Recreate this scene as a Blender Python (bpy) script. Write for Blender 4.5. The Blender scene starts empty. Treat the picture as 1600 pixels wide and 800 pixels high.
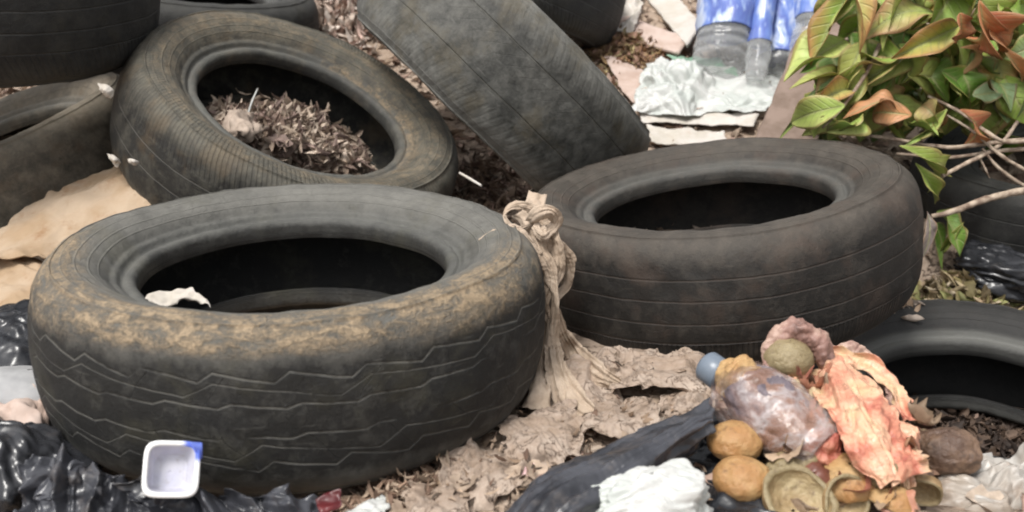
import bpy, math, random
import numpy as np
from mathutils import Vector, Matrix
random.seed(7)
R = math.radians
scene = bpy.context.scene
col = scene.collection

# ------------------------------------------------------------------ camera, light, exposure
PITCH = R(18.5); CH = 0.59; FPX = 1600.0
cam_d = bpy.data.cameras.new('camera'); cam = bpy.data.objects.new('camera', cam_d); col.objects.link(cam)
cam.location = (0, 0, CH); cam.rotation_euler = (R(90) - PITCH, 0, 0)
cam_d.sensor_width = 36; cam_d.lens = 36.0 * FPX / 1600; cam_d.clip_start = 0.02; cam_d.clip_end = 500
cam_d.dof.use_dof = True; cam_d.dof.focus_distance = 1.45; cam_d.dof.aperture_fstop = 5.6
scene.camera = cam
scene.render.resolution_x = 1024; scene.render.resolution_y = 512
SUN_EL, SUN_AZ = R(62), R(215)          # azimuth clockwise from +Y: behind the camera, to its left
world = bpy.data.worlds.new('World'); scene.world = world; world.use_nodes = True
wt = world.node_tree; wt.nodes.clear()
wo = wt.nodes.new('ShaderNodeOutputWorld'); bg = wt.nodes.new('ShaderNodeBackground')
sky = wt.nodes.new('ShaderNodeTexSky'); sky.sky_type = 'NISHITA'; sky.sun_disc = False
sky.sun_elevation = SUN_EL; sky.sun_rotation = SUN_AZ; sky.dust_density = 4.0; sky.air_density = 1.0
hs = wt.nodes.new('ShaderNodeHueSaturation'); hs.inputs['Saturation'].default_value = 0.14
wt.links.new(sky.outputs[0], hs.inputs['Color']); wt.links.new(hs.outputs[0], bg.inputs['Color'])
bg.inputs['Strength'].default_value = 0.14; wt.links.new(bg.outputs[0], wo.inputs['Surface'])
sd = bpy.data.lights.new('sun', 'SUN'); so = bpy.data.objects.new('sun', sd); col.objects.link(so)
sd.energy = 2.4; sd.angle = R(18); sd.color = (1.0, 0.965, 0.91)
dirv = Vector((math.sin(SUN_AZ) * math.cos(SUN_EL), math.cos(SUN_AZ) * math.cos(SUN_EL), math.sin(SUN_EL)))
so.rotation_euler = dirv.to_track_quat('Z', 'Y').to_euler(); so.location = dirv * 6
scene.view_settings.view_transform = 'Standard'; scene.view_settings.look = 'None'
scene.view_settings.exposure = 0.45; scene.view_settings.gamma = 1.0
scene.render.engine = 'CYCLES'
scene.cycles.pixel_filter_type = 'BLACKMAN_HARRIS'; scene.cycles.filter_width = 2.0

# ------------------------------------------------------------------ numpy helpers
def hash3(ix, iy, iz, s):
    h = (ix * 374761393 + iy * 668265263 + iz * 1274126177 + s * 97531) & 0xffffffff
    h = ((h ^ (h >> 13)) * 1103515245) & 0xffffffff
    h = ((h ^ (h >> 15)) * 2246822519) & 0xffffffff
    return ((h ^ (h >> 16)) & 0xffffff) / float(0xffffff)
def vnoise(P, s=0):
    P = np.asarray(P, float); i = np.floor(P).astype(np.int64); f = P - i; f = f * f * (3 - 2 * f)
    x, y, z = i[..., 0], i[..., 1], i[..., 2]; fx, fy, fz = f[..., 0], f[..., 1], f[..., 2]
    def g(a, b, c): return hash3(x + a, y + b, z + c, s)
    c00 = g(0,0,0) * (1-fx) + g(1,0,0) * fx; c10 = g(0,1,0) * (1-fx) + g(1,1,0) * fx
    c01 = g(0,0,1) * (1-fx) + g(1,0,1) * fx; c11 = g(0,1,1) * (1-fx) + g(1,1,1) * fx
    return ((c00 * (1-fy) + c10 * fy) * (1-fz) + (c01 * (1-fy) + c11 * fy) * fz) * 2 - 1
def fbm(P, scale, octv=4, s=0, gain=0.5):
    P = np.asarray(P, float) / scale; a = 1.0; o = 0; t = 0
    for k in range(octv):
        o = o + a * vnoise(P, s + k * 17); t += a; a *= gain; P = P * 2.03 + 11.3
    return o / t
def crumple(P, scale, s=0, n=7, stretch=None):
    """sharp creases: warped triangle waves in many directions, about -1..1"""
    rs = np.random.RandomState(s); q = np.asarray(P, float) / scale
    if stretch is not None: q = q * np.asarray(stretch)
    w = np.stack([fbm(q, 1.3, 2, s + 5 + k) for k in range(3)], -1); q = q + 0.75 * w
    h = 0; t = 0
    for k in range(n):
        d = rs.randn(3); d /= np.linalg.norm(d); fr = 0.5 * 1.45 ** k * rs.uniform(.85, 1.2)
        v = (q @ d) * fr + rs.rand(); tri = np.abs(v - np.floor(v) - .5) * 4 - 1
        a = 1 / fr ** .85; h = h + a * tri; t += a * .6
    return h / t
F_ = np.array([0, math.cos(PITCH), -math.sin(PITCH)]); D_ = np.array([0, -math.sin(PITCH), -math.cos(PITCH)])
def ray(px, py): return np.array([1., 0, 0]) * (px - 800) / FPX + D_ * (py - 400) / FPX + F_
def at(px, py, Y):
    r = ray(px, py); return np.array([0, 0, CH]) + r * (Y / r[1])
def terrain(x, y):
    x = np.asarray(x, float); y = np.asarray(y, float)
    k = (y - 1.98) / .1
    z = .36 * .1 * np.where(k > 30, k, np.log1p(np.exp(np.minimum(k, 30))))
    z = np.where(z > .9, .9 + .35 * np.tanh((z - .9) / .35), z)
    far = np.clip((y - 7) / 8, 0, 1); z = z * (1 - far * far * (3 - 2 * far))
    side = np.clip((np.abs(x) - 4.5) / 7, 0, 1); z = z * (1 - side * side * (3 - 2 * side))
    dip = np.exp(-((x - .78) / .40) ** 4 - ((y - 1.40) / .36) ** 4); z = z - .20 * dip
    pr = np.sqrt((x - .728) ** 2 + (y - 1.403) ** 2); k = np.clip((.362 - pr) / .04, 0, 1); z = z + (-.245 - z) * k * k * (3 - 2 * k)
    z = z - .03 * np.exp(-((x + .6) / .3) ** 2 - ((y - .95) / .25) ** 2)
    P = np.stack([x, y, 0 * x], -1)
    near = np.exp(-((x / 6) ** 2 + ((y - 2) / 6) ** 2))
    z = z + near * (.016 * fbm(P, .22, 3, 3) + .012 * np.abs(crumple(P, .11, 4, 6)) * (.5 + .5 * fbm(P, .3, 2, 8)))
    return z + (1 - near) * .12 * fbm(P, 2.5, 3, 12)
def Z(px, py, z):
    q = ray(px, py); return q[1] * (z - CH) / q[2]
def hit(px, py):
    r = ray(px, py); p = np.array([0, 0, CH]); t = np.linspace(.7, 5, 900); q = p + r * t[:, None]
    d = q[:, 2] - terrain(q[:, 0], q[:, 1]); k = np.argmax(d < 0) if (d < 0).any() else 700
    return q[k]

# ------------------------------------------------------------------ object helpers
def link(o, parent=None):
    col.objects.link(o)
    if parent is not None: o.parent = parent
    return o
def tag(o, label=None, cat=None, group=None, kind=None):
    if label: o['label'] = label
    if cat: o['category'] = cat
    if group: o['group'] = group
    if kind: o['kind'] = kind
    return o
def empty(name, loc=(0, 0, 0), **k):
    o = bpy.data.objects.new(name, None); o.empty_display_size = .05; o.location = Vector([float(v) for v in loc]); link(o); return tag(o, **k)
def mesh_obj(name, V, Fq, mat, parent=None, origin=None, attrs=None, colors=None, uv=None, normals=None, smooth=True, thick=0):
    V = np.asarray(V, float).reshape(-1, 3)
    if origin is None: origin = np.zeros(3) if parent is not None else np.array([(V[:, 0].min() + V[:, 0].max()) / 2, (V[:, 1].min() + V[:, 1].max()) / 2, V[:, 2].min()])
    origin = np.asarray(origin, float); V = V - origin
    me = bpy.data.meshes.new(name); Fq = [list(map(int, f)) for f in Fq] if not isinstance(Fq, np.ndarray) else Fq.tolist()
    me.from_pydata(V.tolist(), [], Fq); me.materials.append(mat)
    if smooth: me.polygons.foreach_set('use_smooth', [True] * len(me.polygons))
    if attrs:
        for k, a in attrs.items():
            at_ = me.attributes.new(k, 'FLOAT', 'POINT'); at_.data.foreach_set('value', np.asarray(a, np.float32).ravel())
    if colors is not None:
        c = np.ones((len(V), 4), np.float32); c[:, :3] = colors
        ca = me.attributes.new('col', 'FLOAT_COLOR', 'POINT'); ca.data.foreach_set('color', c.ravel())
    if uv is not None:
        ul = me.uv_layers.new(name='uv'); li = np.empty(len(me.loops), np.int32); me.loops.foreach_get('vertex_index', li)
        ul.data.foreach_set('uv', np.asarray(uv, np.float32)[li].ravel())
    me.update()
    if normals is not None: me.normals_split_custom_set_from_vertices(np.asarray(normals, float).tolist())
    o = bpy.data.objects.new(name, me); o.location = origin.tolist(); link(o, parent)
    if thick:
        m = o.modifiers.new('thickness', 'SOLIDIFY'); m.thickness = thick; m.offset = 0
    return o
def gridfaces(nu, nv, wrapu=False, wrapv=False, off=0):
    a = np.arange(nu * nv).reshape(nu, nv)
    if wrapu: a = np.vstack([a, a[:1]])
    if wrapv: a = np.hstack([a, a[:, :1]])
    return np.stack([a[:-1, :-1], a[1:, :-1], a[1:, 1:], a[:-1, 1:]], -1).reshape(-1, 4) + off
def gridnormals(P, wrapu=False, wrapv=False):
    def d(A, ax, wr):
        if wr: return np.roll(A, -1, ax) - np.roll(A, 1, ax)
        return np.gradient(A, axis=ax)
    n = np.cross(d(P, 0, wrapu), d(P, 1, wrapv)); l = np.linalg.norm(n, axis=-1, keepdims=True)
    return n / np.maximum(l, 1e-12)
def cr(P, m):
    """Catmull-Rom resample of rows P (n,...) to m rows"""
    P = np.asarray(P, float); n = len(P)
    if n == 2:
        t = np.linspace(0, 1, m).reshape(-1, *([1] * (P.ndim - 1))); return P[0] * (1 - t) + P[1] * t
    E_ = np.concatenate([[2 * P[0] - P[1]], P, [2 * P[-1] - P[-2]]]); t = np.linspace(0, n - 1 - 1e-9, m); i = t.astype(int)
    f = (t - i).reshape(-1, *([1] * (P.ndim - 1))); a, b, c, d = E_[i], E_[i + 1], E_[i + 2], E_[i + 3]
    return .5 * (2 * b + (c - a) * f + (2 * a - 5 * b + 4 * c - d) * f ** 2 + (3 * b - a - 3 * c + d) * f ** 3)

# ------------------------------------------------------------------ node helpers
class X:
    def __init__(s, nt, sock): s.nt = nt; s.s = sock
    def op(s, o, *a, clamp=False):
        n = s.nt.nodes.new('ShaderNodeMath'); n.operation = o; n.use_clamp = clamp
        for i, v in enumerate((s,) + a):
            if isinstance(v, X): s.nt.links.new(v.s, n.inputs[i])
            else: n.inputs[i].default_value = float(v)
        return X(s.nt, n.outputs[0])
    def __add__(s, o): return s.op('ADD', o)
    def __sub__(s, o): return s.op('SUBTRACT', o)
    def __mul__(s, o): return s.op('MULTIPLY', o)
    def __truediv__(s, o): return s.op('DIVIDE', o)
    __radd__ = __add__; __rmul__ = __mul__
    def __rsub__(s, o): return s.op('MULTIPLY', -1.0).op('ADD', o)
    def frac(s): return s.op('FRACT')
    def abs(s): return s.op('ABSOLUTE')
    def max(s, o): return s.op('MAXIMUM', o)
    def min(s, o): return s.op('MINIMUM', o)
    def clamp(s): return s.op('ADD', 0.0, clamp=True)
    def ss(s, a, b):
        n = s.nt.nodes.new('ShaderNodeMapRange'); n.interpolation_type = 'SMOOTHSTEP'; s.nt.links.new(s.s, n.inputs[0])
        n.inputs[1].default_value = a; n.inputs[2].default_value = b; return X(s.nt, n.outputs[0])
class Mat:
    def __init__(s, name):
        s.m = bpy.data.materials.new(name); s.m.use_nodes = True; s.nt = s.m.node_tree; s.N = s.nt.nodes; s.N.clear()
        s.out = s.N.new('ShaderNodeOutputMaterial'); s.b = s.N.new('ShaderNodeBsdfPrincipled'); s.L(s.b.outputs[0], s.out.inputs[0])
        s.tc = s.N.new('ShaderNodeTexCoord')
    def L(s, a, b): s.nt.links.new(a, b)
    def x(s, sock): return X(s.nt, sock)
    def noise(s, scale, detail=6, rough=.6, vec=None, dist=0, stretch=None, off=0):
        v = vec or s.tc.outputs['Object']
        mp = s.N.new('ShaderNodeMapping'); s.L(v, mp.inputs[0]); mp.inputs['Scale'].default_value = stretch or (1, 1, 1); mp.inputs['Location'].default_value = (off, off * .7, off * 1.3)
        n = s.N.new('ShaderNodeTexNoise'); n.inputs['Scale'].default_value = scale; n.inputs['Detail'].default_value = detail
        n.inputs['Roughness'].default_value = rough; n.inputs['Distortion'].default_value = dist; s.L(mp.outputs[0], n.inputs['Vector']); return s.x(n.outputs[0])
    def voro(s, scale, feature='F1', out='Distance', rand=1, stretch=None):
        n = s.N.new('ShaderNodeTexVoronoi'); n.feature = feature; n.inputs['Scale'].default_value = scale; n.inputs['Randomness'].default_value = rand
        mp = s.N.new('ShaderNodeMapping'); s.L(s.tc.outputs['Object'], mp.inputs[0]); mp.inputs['Scale'].default_value = stretch or (1, 1, 1); s.L(mp.outputs[0], n.inputs['Vector'])
        return n.outputs[out]
    def attr(s, name, colr=False):
        n = s.N.new('ShaderNodeAttribute'); n.attribute_name = name; return n.outputs['Color'] if colr else s.x(n.outputs['Fac'])
    def mix(s, f, a, b, mode='MIX'):
        n = s.N.new('ShaderNodeMix'); n.data_type = 'RGBA'; n.blend_type = mode
        for sock, v in ((n.inputs[0], f), (n.inputs[6], a), (n.inputs[7], b)):
            if isinstance(v, X): s.L(v.s, sock)
            elif isinstance(v, (tuple, list)): sock.default_value = (*v, 1) if len(v) == 3 else v
            elif isinstance(v, (int, float)): sock.default_value = v
            else: s.L(v, sock)
        return n.outputs[2]
    def ramp(s, f, stops):
        n = s.N.new('ShaderNodeValToRGB'); s.L(f.s if isinstance(f, X) else f, n.inputs[0]); e = n.color_ramp.elements
        while len(e) < len(stops): e.new(.5)
        for k, (p, c) in enumerate(stops): e[k].position = p; e[k].color = (*c, 1)
        return n.outputs[0]
    def set(s, **k):
        for a, v in k.items():
            i = s.b.inputs[a.replace('_', ' ')]
            if isinstance(v, X): s.L(v.s, i)
            elif isinstance(v, (tuple, list)): i.default_value = (*v, 1) if len(v) == 3 else v
            elif isinstance(v, (int, float)): i.default_value = v
            else: s.L(v, i)
        return s
    def bump(s, h, strength=.5, dist=.002):
        n = s.N.new('ShaderNodeBump'); n.inputs['Strength'].default_value = strength; n.inputs['Distance'].default_value = dist
        s.L(h.s if isinstance(h, X) else h, n.inputs['Height']); s.L(n.outputs[0], s.b.inputs['Normal']); return s

def tyre_mat(name, grooves=(), sipes=(), ribs=(), rubber=(.022, .022, .021), dust=(.17, .165, .145), amount=.4, stain=(.16, .10, .06), stain_amt=.3, glow=.5, mudcol=(.22, .16, .095), groove_col=(.19, .185, .165), gdust=.5, off=0, sip=.35, td=-.05, bd=.5, sw=.42):
    m = Mat(name); uv = m.N.new('ShaderNodeSeparateXYZ'); m.L(m.tc.outputs['UV'], uv.inputs[0]); u, v = m.x(uv.outputs[0]), m.x(uv.outputs[1])
    wob = (m.noise(14, 2, .5, off=off) - .5)
    g = None
    for (v0, amp, per, w, ph) in grooves:
        if amp:
            t = (u / per + ph).frac(); t = 1.0 - t; a = t / .8; b = (1.0 - t) / .2; saw = a.min(b) * amp - amp / 2
            d = (v - v0 - saw + wob * .006).abs()
        else: d = (v - v0 + wob * .003).abs()
        q = 1.0 - d.ss(w * .45, w)
        if amp: q = q * m.noise(9, 4, .7, off=off + v0 * 40).ss(.34, .6)
        g = q if g is None else g.max(q)
    sp = None
    for (va, vb, per, w, slant) in sipes:
        d = ((u + v * slant) / per + wob * .4).frac() - .5
        q = (1.0 - d.abs().ss(w * .5, w)) * v.ss(va - .002, va + .003) * (1.0 - v.ss(vb - .003, vb + .002))
        sp = q if sp is None else sp.max(q)
    big = m.noise(7, 5, .62, off=off); mid = m.noise(32, 6, .68, off=off + 3); fine = m.noise(190, 4, .75, off=off + 5)
    d1 = (big * .3 + mid * .7).ss(.38, .64) * amount + (fine - .5) * 1.1 * amount + (m.noise(75, 4, .7, off=off + 6) - .5) * .8 * amount
    side = m.attr('side'); d1 = (d1 + side * sw + td).clamp()
    c = m.mix(d1, rubber, dust)
    st = (m.noise(11, 5, .65, off=off + 9)).ss(.50, .68) * stain_amt; c = m.mix(st.clamp(), c, stain)
    # scuffs and scratches
    sc = m.noise(60, 3, .6, vec=m.tc.outputs['UV'], stretch=(.35, 3, 1), off=off).ss(.62, .72) * .4 * amount; c = m.mix(sc.clamp(), c, tuple(x * 1.35 for x in dust))
    bead = m.attr('bead'); c = m.mix((bead * bd).clamp(), c, (.15, .15, .138))
    mud = m.attr('mud'); streak = m.noise(34, 6, .7, vec=m.tc.outputs['UV'], stretch=(.8, 2.2, 1), dist=.6, off=off + 2)
    mm = (mud * (.62 + (big - .5) * .9 + (mid - .5) * 1.8 + (streak - .5) * 3.2 + (fine - .5) * 1.2)).ss(.0, 1.0) * .8; c = m.mix(mm, c, m.mix(fine.ss(.3, .7), mudcol, tuple(x * 1.7 for x in mudcol)))
    va = v.abs(); ml = None
    for q0 in (.1085, .121, .137, .153, .166):
        d = 1.0 - (va - q0).abs().ss(.0006, .0016); ml = d if ml is None else ml.max(d)
    crk = (1.0 - m.x(m.voro(75, 'DISTANCE_TO_EDGE')).ss(.0, .035)) * m.noise(22, 3, .6, off=off + 11).ss(.52, .62)
    tread_rough = m.noise(420, 2, .6)
    h = mid * .5 + fine * .35 + mm * .9 + ml * .5 - crk * .12 + tread_rough * .12; c = m.mix(ml * .22, c, dust); c = m.mix(crk * .1, c, (.008, .008, .008))
    if g is not None: c = m.mix(g * gdust * .8, c, groove_col); h = h - g * 1.6
    if sp is not None: c = m.mix(sp * sip, c, (.012, .012, .012)); h = h - sp * (sip * 2.5)
    m.set(Base_Color=c, Roughness=(.66 + mid * .25) - (1.0 - d1) * .12 * glow, **{'Specular_IOR_Level': .45}); m.bump(h, .9, .003); return m.m

def leafy_mat(name, rough=.75, trans=.15, scale=60):
    m = Mat(name); c = m.attr('col', True); n = m.noise(scale, 4, .6); n2 = m.noise(scale * 4, 3, .6)
    c = m.mix(n.ss(.35, .75) * .5, c, (.10, .06, .035), 'MULTIPLY'); c = m.mix(n2.ss(.5, .8) * .35, c, (.9, .85, .75), 'SOFT_LIGHT')
    m.set(Base_Color=c, Roughness=rough); m.bump(n + n2 * .5, .6, .0015)
    tr = m.N.new('ShaderNodeBsdfTranslucent'); m.L(c, tr.inputs[0]); mx = m.N.new('ShaderNodeMixShader'); mx.inputs[0].default_value = trans
    m.L(m.b.outputs[0], mx.inputs[1]); m.L(tr.outputs[0], mx.inputs[2]); m.L(mx.outputs[0], m.out.inputs[0]); return m.m
def plastic_mat(name, c1, c2, rough=.3, scale=18, trans=0.0, alpha=1.0, dirt=.2, dirtcol=(.22, .16, .1), bump=.3, spec=.5, fine=120):
    m = Mat(name); n = m.noise(scale, 4, .6); d = m.noise(scale * 1.7, 6, .7, off=4).ss(.52, .72) * dirt
    c = m.mix(n.ss(.35, .65), c1, c2); c = m.mix(d, c, dirtcol)
    m.set(Base_Color=c, Roughness=(d * .5 + rough).clamp(), **{'Specular_IOR_Level': spec}); m.bump(m.noise(fine, 3, .6), bump, .001)
    if trans:
        tr = m.N.new('ShaderNodeBsdfTranslucent'); m.L(c, tr.inputs[0]); mx = m.N.new('ShaderNodeMixShader'); mx.inputs[0].default_value = trans
        m.L(m.b.outputs[0], mx.inputs[1]); m.L(tr.outputs[0], mx.inputs[2]); m.L(mx.outputs[0], m.out.inputs[0])
        last = mx.outputs[0]
    else: last = m.b.outputs[0]
    if alpha < 1:
        tp = m.N.new('ShaderNodeBsdfTransparent'); ma = m.N.new('ShaderNodeMixShader'); ma.inputs[0].default_value = alpha
        m.L(tp.outputs[0], ma.inputs[1]); m.L(last, ma.inputs[2]); m.L(ma.outputs[0], m.out.inputs[0])
    return m.m

# ------------------------------------------------------------------ ground
def axis(a, b, step, far):
    core = np.arange(a, b, step); t = np.geomspace(step * 1.3, far, 46)
    return np.concatenate([(a - np.cumsum(t) / np.cumsum(t)[-1] * far)[::-1], core, b + np.cumsum(t) / np.cumsum(t)[-1] * far])
gx = axis(-1.9, 2.0, .0085, 60); gy = axis(.6, 3.3, .0085, 60)
GX, GY = np.meshgrid(gx, gy, indexing='ij'); GZ = terrain(GX, GY)
m = Mat('sandy_soil'); n1 = m.noise(5, 6, .6); n2 = m.noise(38, 6, .65, off=3); n3 = m.noise(190, 4, .7, off=6)
c = m.ramp(n2 * .6 + n1 * .4, [(.30, (.10, .07, .05)), (.40, (.25, .185, .135)), (.54, (.38, .295, .23)), (.70, (.48, .39, .32))])
crack = (1.0 - (m.noise(17, 5, .65, dist=.8, off=12) - .5).abs().ss(.0, .022)) * n1.ss(.42, .56)
c = m.mix(crack * .75, c, (.10, .065, .045)); c = m.mix(n3.ss(.56, .75) * .35, c, (.10, .07, .05))
m.set(Base_Color=c, Roughness=.95, **{'Specular_IOR_Level': .2}); m.bump(n2 * .8 + n3 * .5 - crack, .9, .006)
ground = mesh_obj('ground', np.stack([GX, GY, GZ], -1), gridfaces(len(gx), len(gy)), m.m, origin=(0, 0, 0)); tag(ground, kind='structure')

# ------------------------------------------------------------------ tyres
HALF = [(.185, .052), (.1855, .060), (.190, .0655), (.197, .0665), (.2015, .0640), (.205, .0660), (.2085, .0715), (.2125, .0735), (.2165, .0745),
        (.222, .080), (.232, .0885), (.245, .0955), (.2585, .0995), (.268, .1000), (.276, .0985), (.2815, .0968), (.2830, .0980), (.2855, .0975), (.2868, .0945),
        (.294, .0895), (.301, .0825), (.3065, .0735), (.3105, .0630), (.3135, .0500), (.3155, .0360), (.3168, .0200), (.3175, 0)]
def tyre(loc, nrm, mat, label, D=.635, W=.2, rb=.185, seed=0, N=300, sag=0.0, mud=None, spin=0, lump=.0022, dent=None):
    hp = np.array(HALF); Ro = D / 2
    r = rb + (hp[:, 0] - .185) * (Ro - rb) / (.3175 - .185); s = hp[:, 1] * W / .2
    half = cr(np.stack([r, s], 1), 78)
    prof = np.concatenate([half, (half * [1, -1])[::-1][1:]])
    n1 = len(half); k_b = int(78 * 8.2 / 26); k_s = int(78 * 18.3 / 26)
    # inner liner, from lower bead back to the upper bead
    inn = np.array([(rb + .0005, -.040), (rb + .012, -.042), (rb + .022, -.052), (rb + .036, -.071), (rb + .06, -.086), (Ro - .045, -.084), (Ro - .026, -.066), (Ro - .017, -.035), (Ro - .014, 0)])
    inn[:, 1] *= W / .2; inn = cr(inn, 34); inn = np.concatenate([inn, (inn * [1, -1])[::-1][1:]])
    full = np.concatenate([prof, inn]); M_ = len(full)
    arc = np.zeros(M_); dd = np.r_[0, np.cumsum(np.linalg.norm(np.diff(prof, axis=0), axis=1))]; arc[:len(prof)] = dd[n1 - 1] - dd
    th = np.linspace(0, 2 * np.pi, N, endpoint=False); ct, st = np.cos(th), np.sin(th)
    P = np.stack([full[None, :, 0] * ct[:, None], full[None, :, 0] * st[:, None], np.broadcast_to(full[None, :, 1], (N, M_))], -1)
    out = (full[:, 0] - rb) / (Ro - rb)
    rad = np.stack([ct, st, 0 * ct], -1)[:, None, :]
    lo = fbm(P, .17, 2, seed); P = P + rad * (lo * .0045 * out)[..., None]
    P[..., 2] += .006 * fbm(np.stack([ct, st, 0 * ct], -1), .8, 2, seed + 3)[:, None] + (full[:, 1] > -1) * 0
    n = gridnormals(P, True, True); fac = np.zeros(M_); fac[:len(prof)] = 1
    P = P + n * (lump * fbm(P, .03, 4, seed + 9) * fac)[..., None]
    if dent is not None: P = dent(P, th, full)
    n = gridnormals(P, True, True); flip = (n[:, n1 - 1] * rad[:, 0]).sum(-1).mean() < 0; n = -n if flip else n
    nrm = Vector(nrm).normalized(); q = nrm.to_track_quat('Z', 'Y'); root = empty('car_tyre', loc); root.rotation_mode = 'QUATERNION'; root.rotation_quaternion = q
    tag(root, label, 'tyre', 'worn car tyres dumped on the heap')
    Mw = np.array(q.to_matrix())
    md = np.zeros((N, M_))
    if mud is not None:
        wd = rad[:, 0] @ Mw.T; az = np.arctan2(wd[:, 0], -wd[:, 1])   # 0 = towards the camera, + = right
        md = mud(az[:, None], full[None, :, 0] / Ro, np.where(np.arange(M_)[None, :] < len(prof), full[None, :, 1] / (W / 2), -9) + 0 * az[:, None])
    side = np.clip((np.abs(full[:, 1]) / (W / 2) - .55) / .35, 0, 1) * fac
    bead = np.clip(1 - np.abs(full[:, 0] - rb - .014) / .020, 0, 1) * fac
    fl = gridfaces(2, 2)
    def piece(name, i0, i1, wrap=False):
        idx = np.arange(i0, i1 + 1) % M_; Q = P[:, idx].reshape(-1, 3); k = len(idx)
        # one extra column so that the uv seam is clean
        Q = np.concatenate([P[:, idx], P[:1, idx]]).reshape(-1, 3); nn = np.concatenate([n[:, idx], n[:1, idx]]).reshape(-1, 3)
        U = np.broadcast_to((np.arange(N + 1) / N * 2 * np.pi * Ro)[:, None], (N + 1, k)); Vv = np.broadcast_to(arc[idx][None], (N + 1, k))
        a = {'side': np.broadcast_to(side[idx][None], (N + 1, k)), 'bead': np.broadcast_to(bead[idx][None], (N + 1, k)), 'mud': np.concatenate([md[:, idx], md[:1, idx]])}
        f = gridfaces(N + 1, k); f = f[:, ::-1] if flip else f
        return mesh_obj(name, Q, f, mat, root, attrs=a, uv=np.stack([U.ravel(), Vv.ravel()], 1), normals=nn)
    L_ = len(prof)
    piece('bead', 0, k_b); piece('sidewall', k_b, k_s); piece('tread', k_s, L_ - 1 - k_s); piece('sidewall', L_ - 1 - k_s, L_ - 1 - k_b); piece('bead', L_ - 1 - k_b, L_ - 1)
    piece('inner_liner', L_ - 1, M_)
    return root, Mw

zig = [(.050, .011, .078, .0019, .1), (.020, .005, .070, .0018, .45), (-.014, .005, .074, .0018, .2), (-.048, .012, .080, .0018, .7), (.036, .016, .16, .0013, .3), (-.032, .018, .15, .0013, .6)]
M1 = tyre_mat('rubber_zigzag_tread', zig, [(-.05, -.014, .082, .012, .8), (.02, .05, .08, .010, -.7)], rubber=(.009, .009, .0085), dust=(.225, .218, .195), amount=.20, td=-.11, sw=.52, stain=(.07, .065, .04), stain_amt=.3, mudcol=(.21, .155, .095))
M2 = tyre_mat('rubber_brown_dust', [(.045, 0, 1, .0018, 0), (.015, 0, 1, .0018, 0), (-.018, 0, 1, .0018, 0), (-.048, 0, 1, .0022, 0)], [(-.09, -.05, .0075, .22, 0)], rubber=(.011, .0095, .008), dust=(.115, .098, .08), amount=.26, td=-.08, stain=(.065, .042, .03), stain_amt=.4, groove_col=(.10, .075, .06), gdust=.32, off=7)
M3 = tyre_mat('rubber_fine_ribs', [(.03, 0, 1, .0016, 0), (-.01, 0, 1, .0016, 0)], [(.045, .135, .009, .26, .3)], rubber=(.013, .0125, .011), dust=(.155, .145, .115), amount=.34, sip=.16, td=-.07, stain=(.11, .075, .04), stain_amt=.4, gdust=.4, off=13)
M4 = tyre_mat('rubber_faded_bands', [(.045, 0, 1, .0025, 0), (-.042, 0, 1, .0025, 0)], [(.062, .12, .016, .22, .4), (-.12, -.062, .016, .22, -.4), (.005, .04, .03, .06, -1.2)], rubber=(.014, .0145, .0125), dust=(.168, .165, .15), amount=.42, sip=.05, td=.10, stain=(.10, .08, .045), stain_amt=.4, groove_col=(.10, .095, .075), gdust=.25, off=21)
M5 = tyre_mat('rubber_black_worn', [(.05, 0, 1, .002, 0), (.012, 0, 1, .002, 0), (-.022, 0, 1, .002, 0), (-.055, 0, 1, .002, 0)], [(-.1, -.055, .012, .2, .5)], rubber=(.010, .010, .010), dust=(.06, .059, .053), amount=.32, sip=.2, stain=(.05, .045, .03), stain_amt=.3, groove_col=(.05, .05, .047), gdust=.5, off=29)
M9 = tyre_mat('rubber_grey_bead', [], [], rubber=(.009, .009, .009), dust=(.055, .053, .050), amount=.22, sw=.25, stain=(.045, .035, .028), stain_amt=.3, off=41, bd=.95)
M6 = tyre_mat('rubber_mossy_brown', [], [], rubber=(.02, .018, .013), dust=(.17, .145, .11), amount=.5, td=.22, stain=(.085, .055, .03), stain_amt=.5, off=35)

def mud1(az, r, s):
    nearw = np.clip((np.cos(az + .05) + .32) / .6, 0, 1)
    edge = np.clip((r - .80) / .05, 0, 1) * np.clip((s - .66) / .16, 0, 1)
    sidew = np.clip((r - .74) / .10, 0, 1) * np.clip((s - .5) / .2, 0, 1) * np.exp(-((np.abs(az) - 1.15) / .55) ** 2) * .75
    return np.maximum(edge * nearw, sidew)
t1, _ = tyre((-.276, 1.235, .103), (.01, .001, 1), M1, 'large black tyre lying flat at the front, zigzag grooves, tan mud on its shoulder', seed=1, N=420, mud=mud1, rb=.192)
t2, _ = tyre((.332, 1.600, .085), (-.135, .012, .99), M2, 'brownish dusty tyre lying flat right of the cloth strip, empty dark hole, plain tread', seed=2, N=360, rb=.190)
def mud3(az, r, s):
    return np.clip(1 - np.abs(r - .66) / .06, 0, 1) * (s > 0) * np.exp(-((az - 2.3) / 1.3) ** 2) * .6 + np.clip(1 - np.abs(r - .8) / .2, 0, 1) * (s > 0) * .45
t3, Mw3 = tyre((-.414, 1.895, .187), (.404, -.257, .878), M3, 'tilted tyre with a heap of dry leaves lying inside its hole', seed=3, N=340, mud=mud3, rb=.189)
t4, _ = tyre((-.015, 2.115, .275), (.69, .13, .71), M4, 'wide tyre leaning with faded tread facing out, right of the leaf-filled tyre', D=.66, W=.24, rb=.19, seed=4, N=340)
t5, _ = tyre((-.98, 1.86, .475), (.10, -.06, .99), M5, 'very dark black tyre stacked on top of the mossy brown tyre at the left edge', D=.68, W=.23, rb=.195, seed=5)
t6, _ = tyre((-1.015, 1.97, .10), (-.28, -.12, .93), M6, 'mossy brown tyre at the left edge underneath the very dark one', seed=6)
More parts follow.
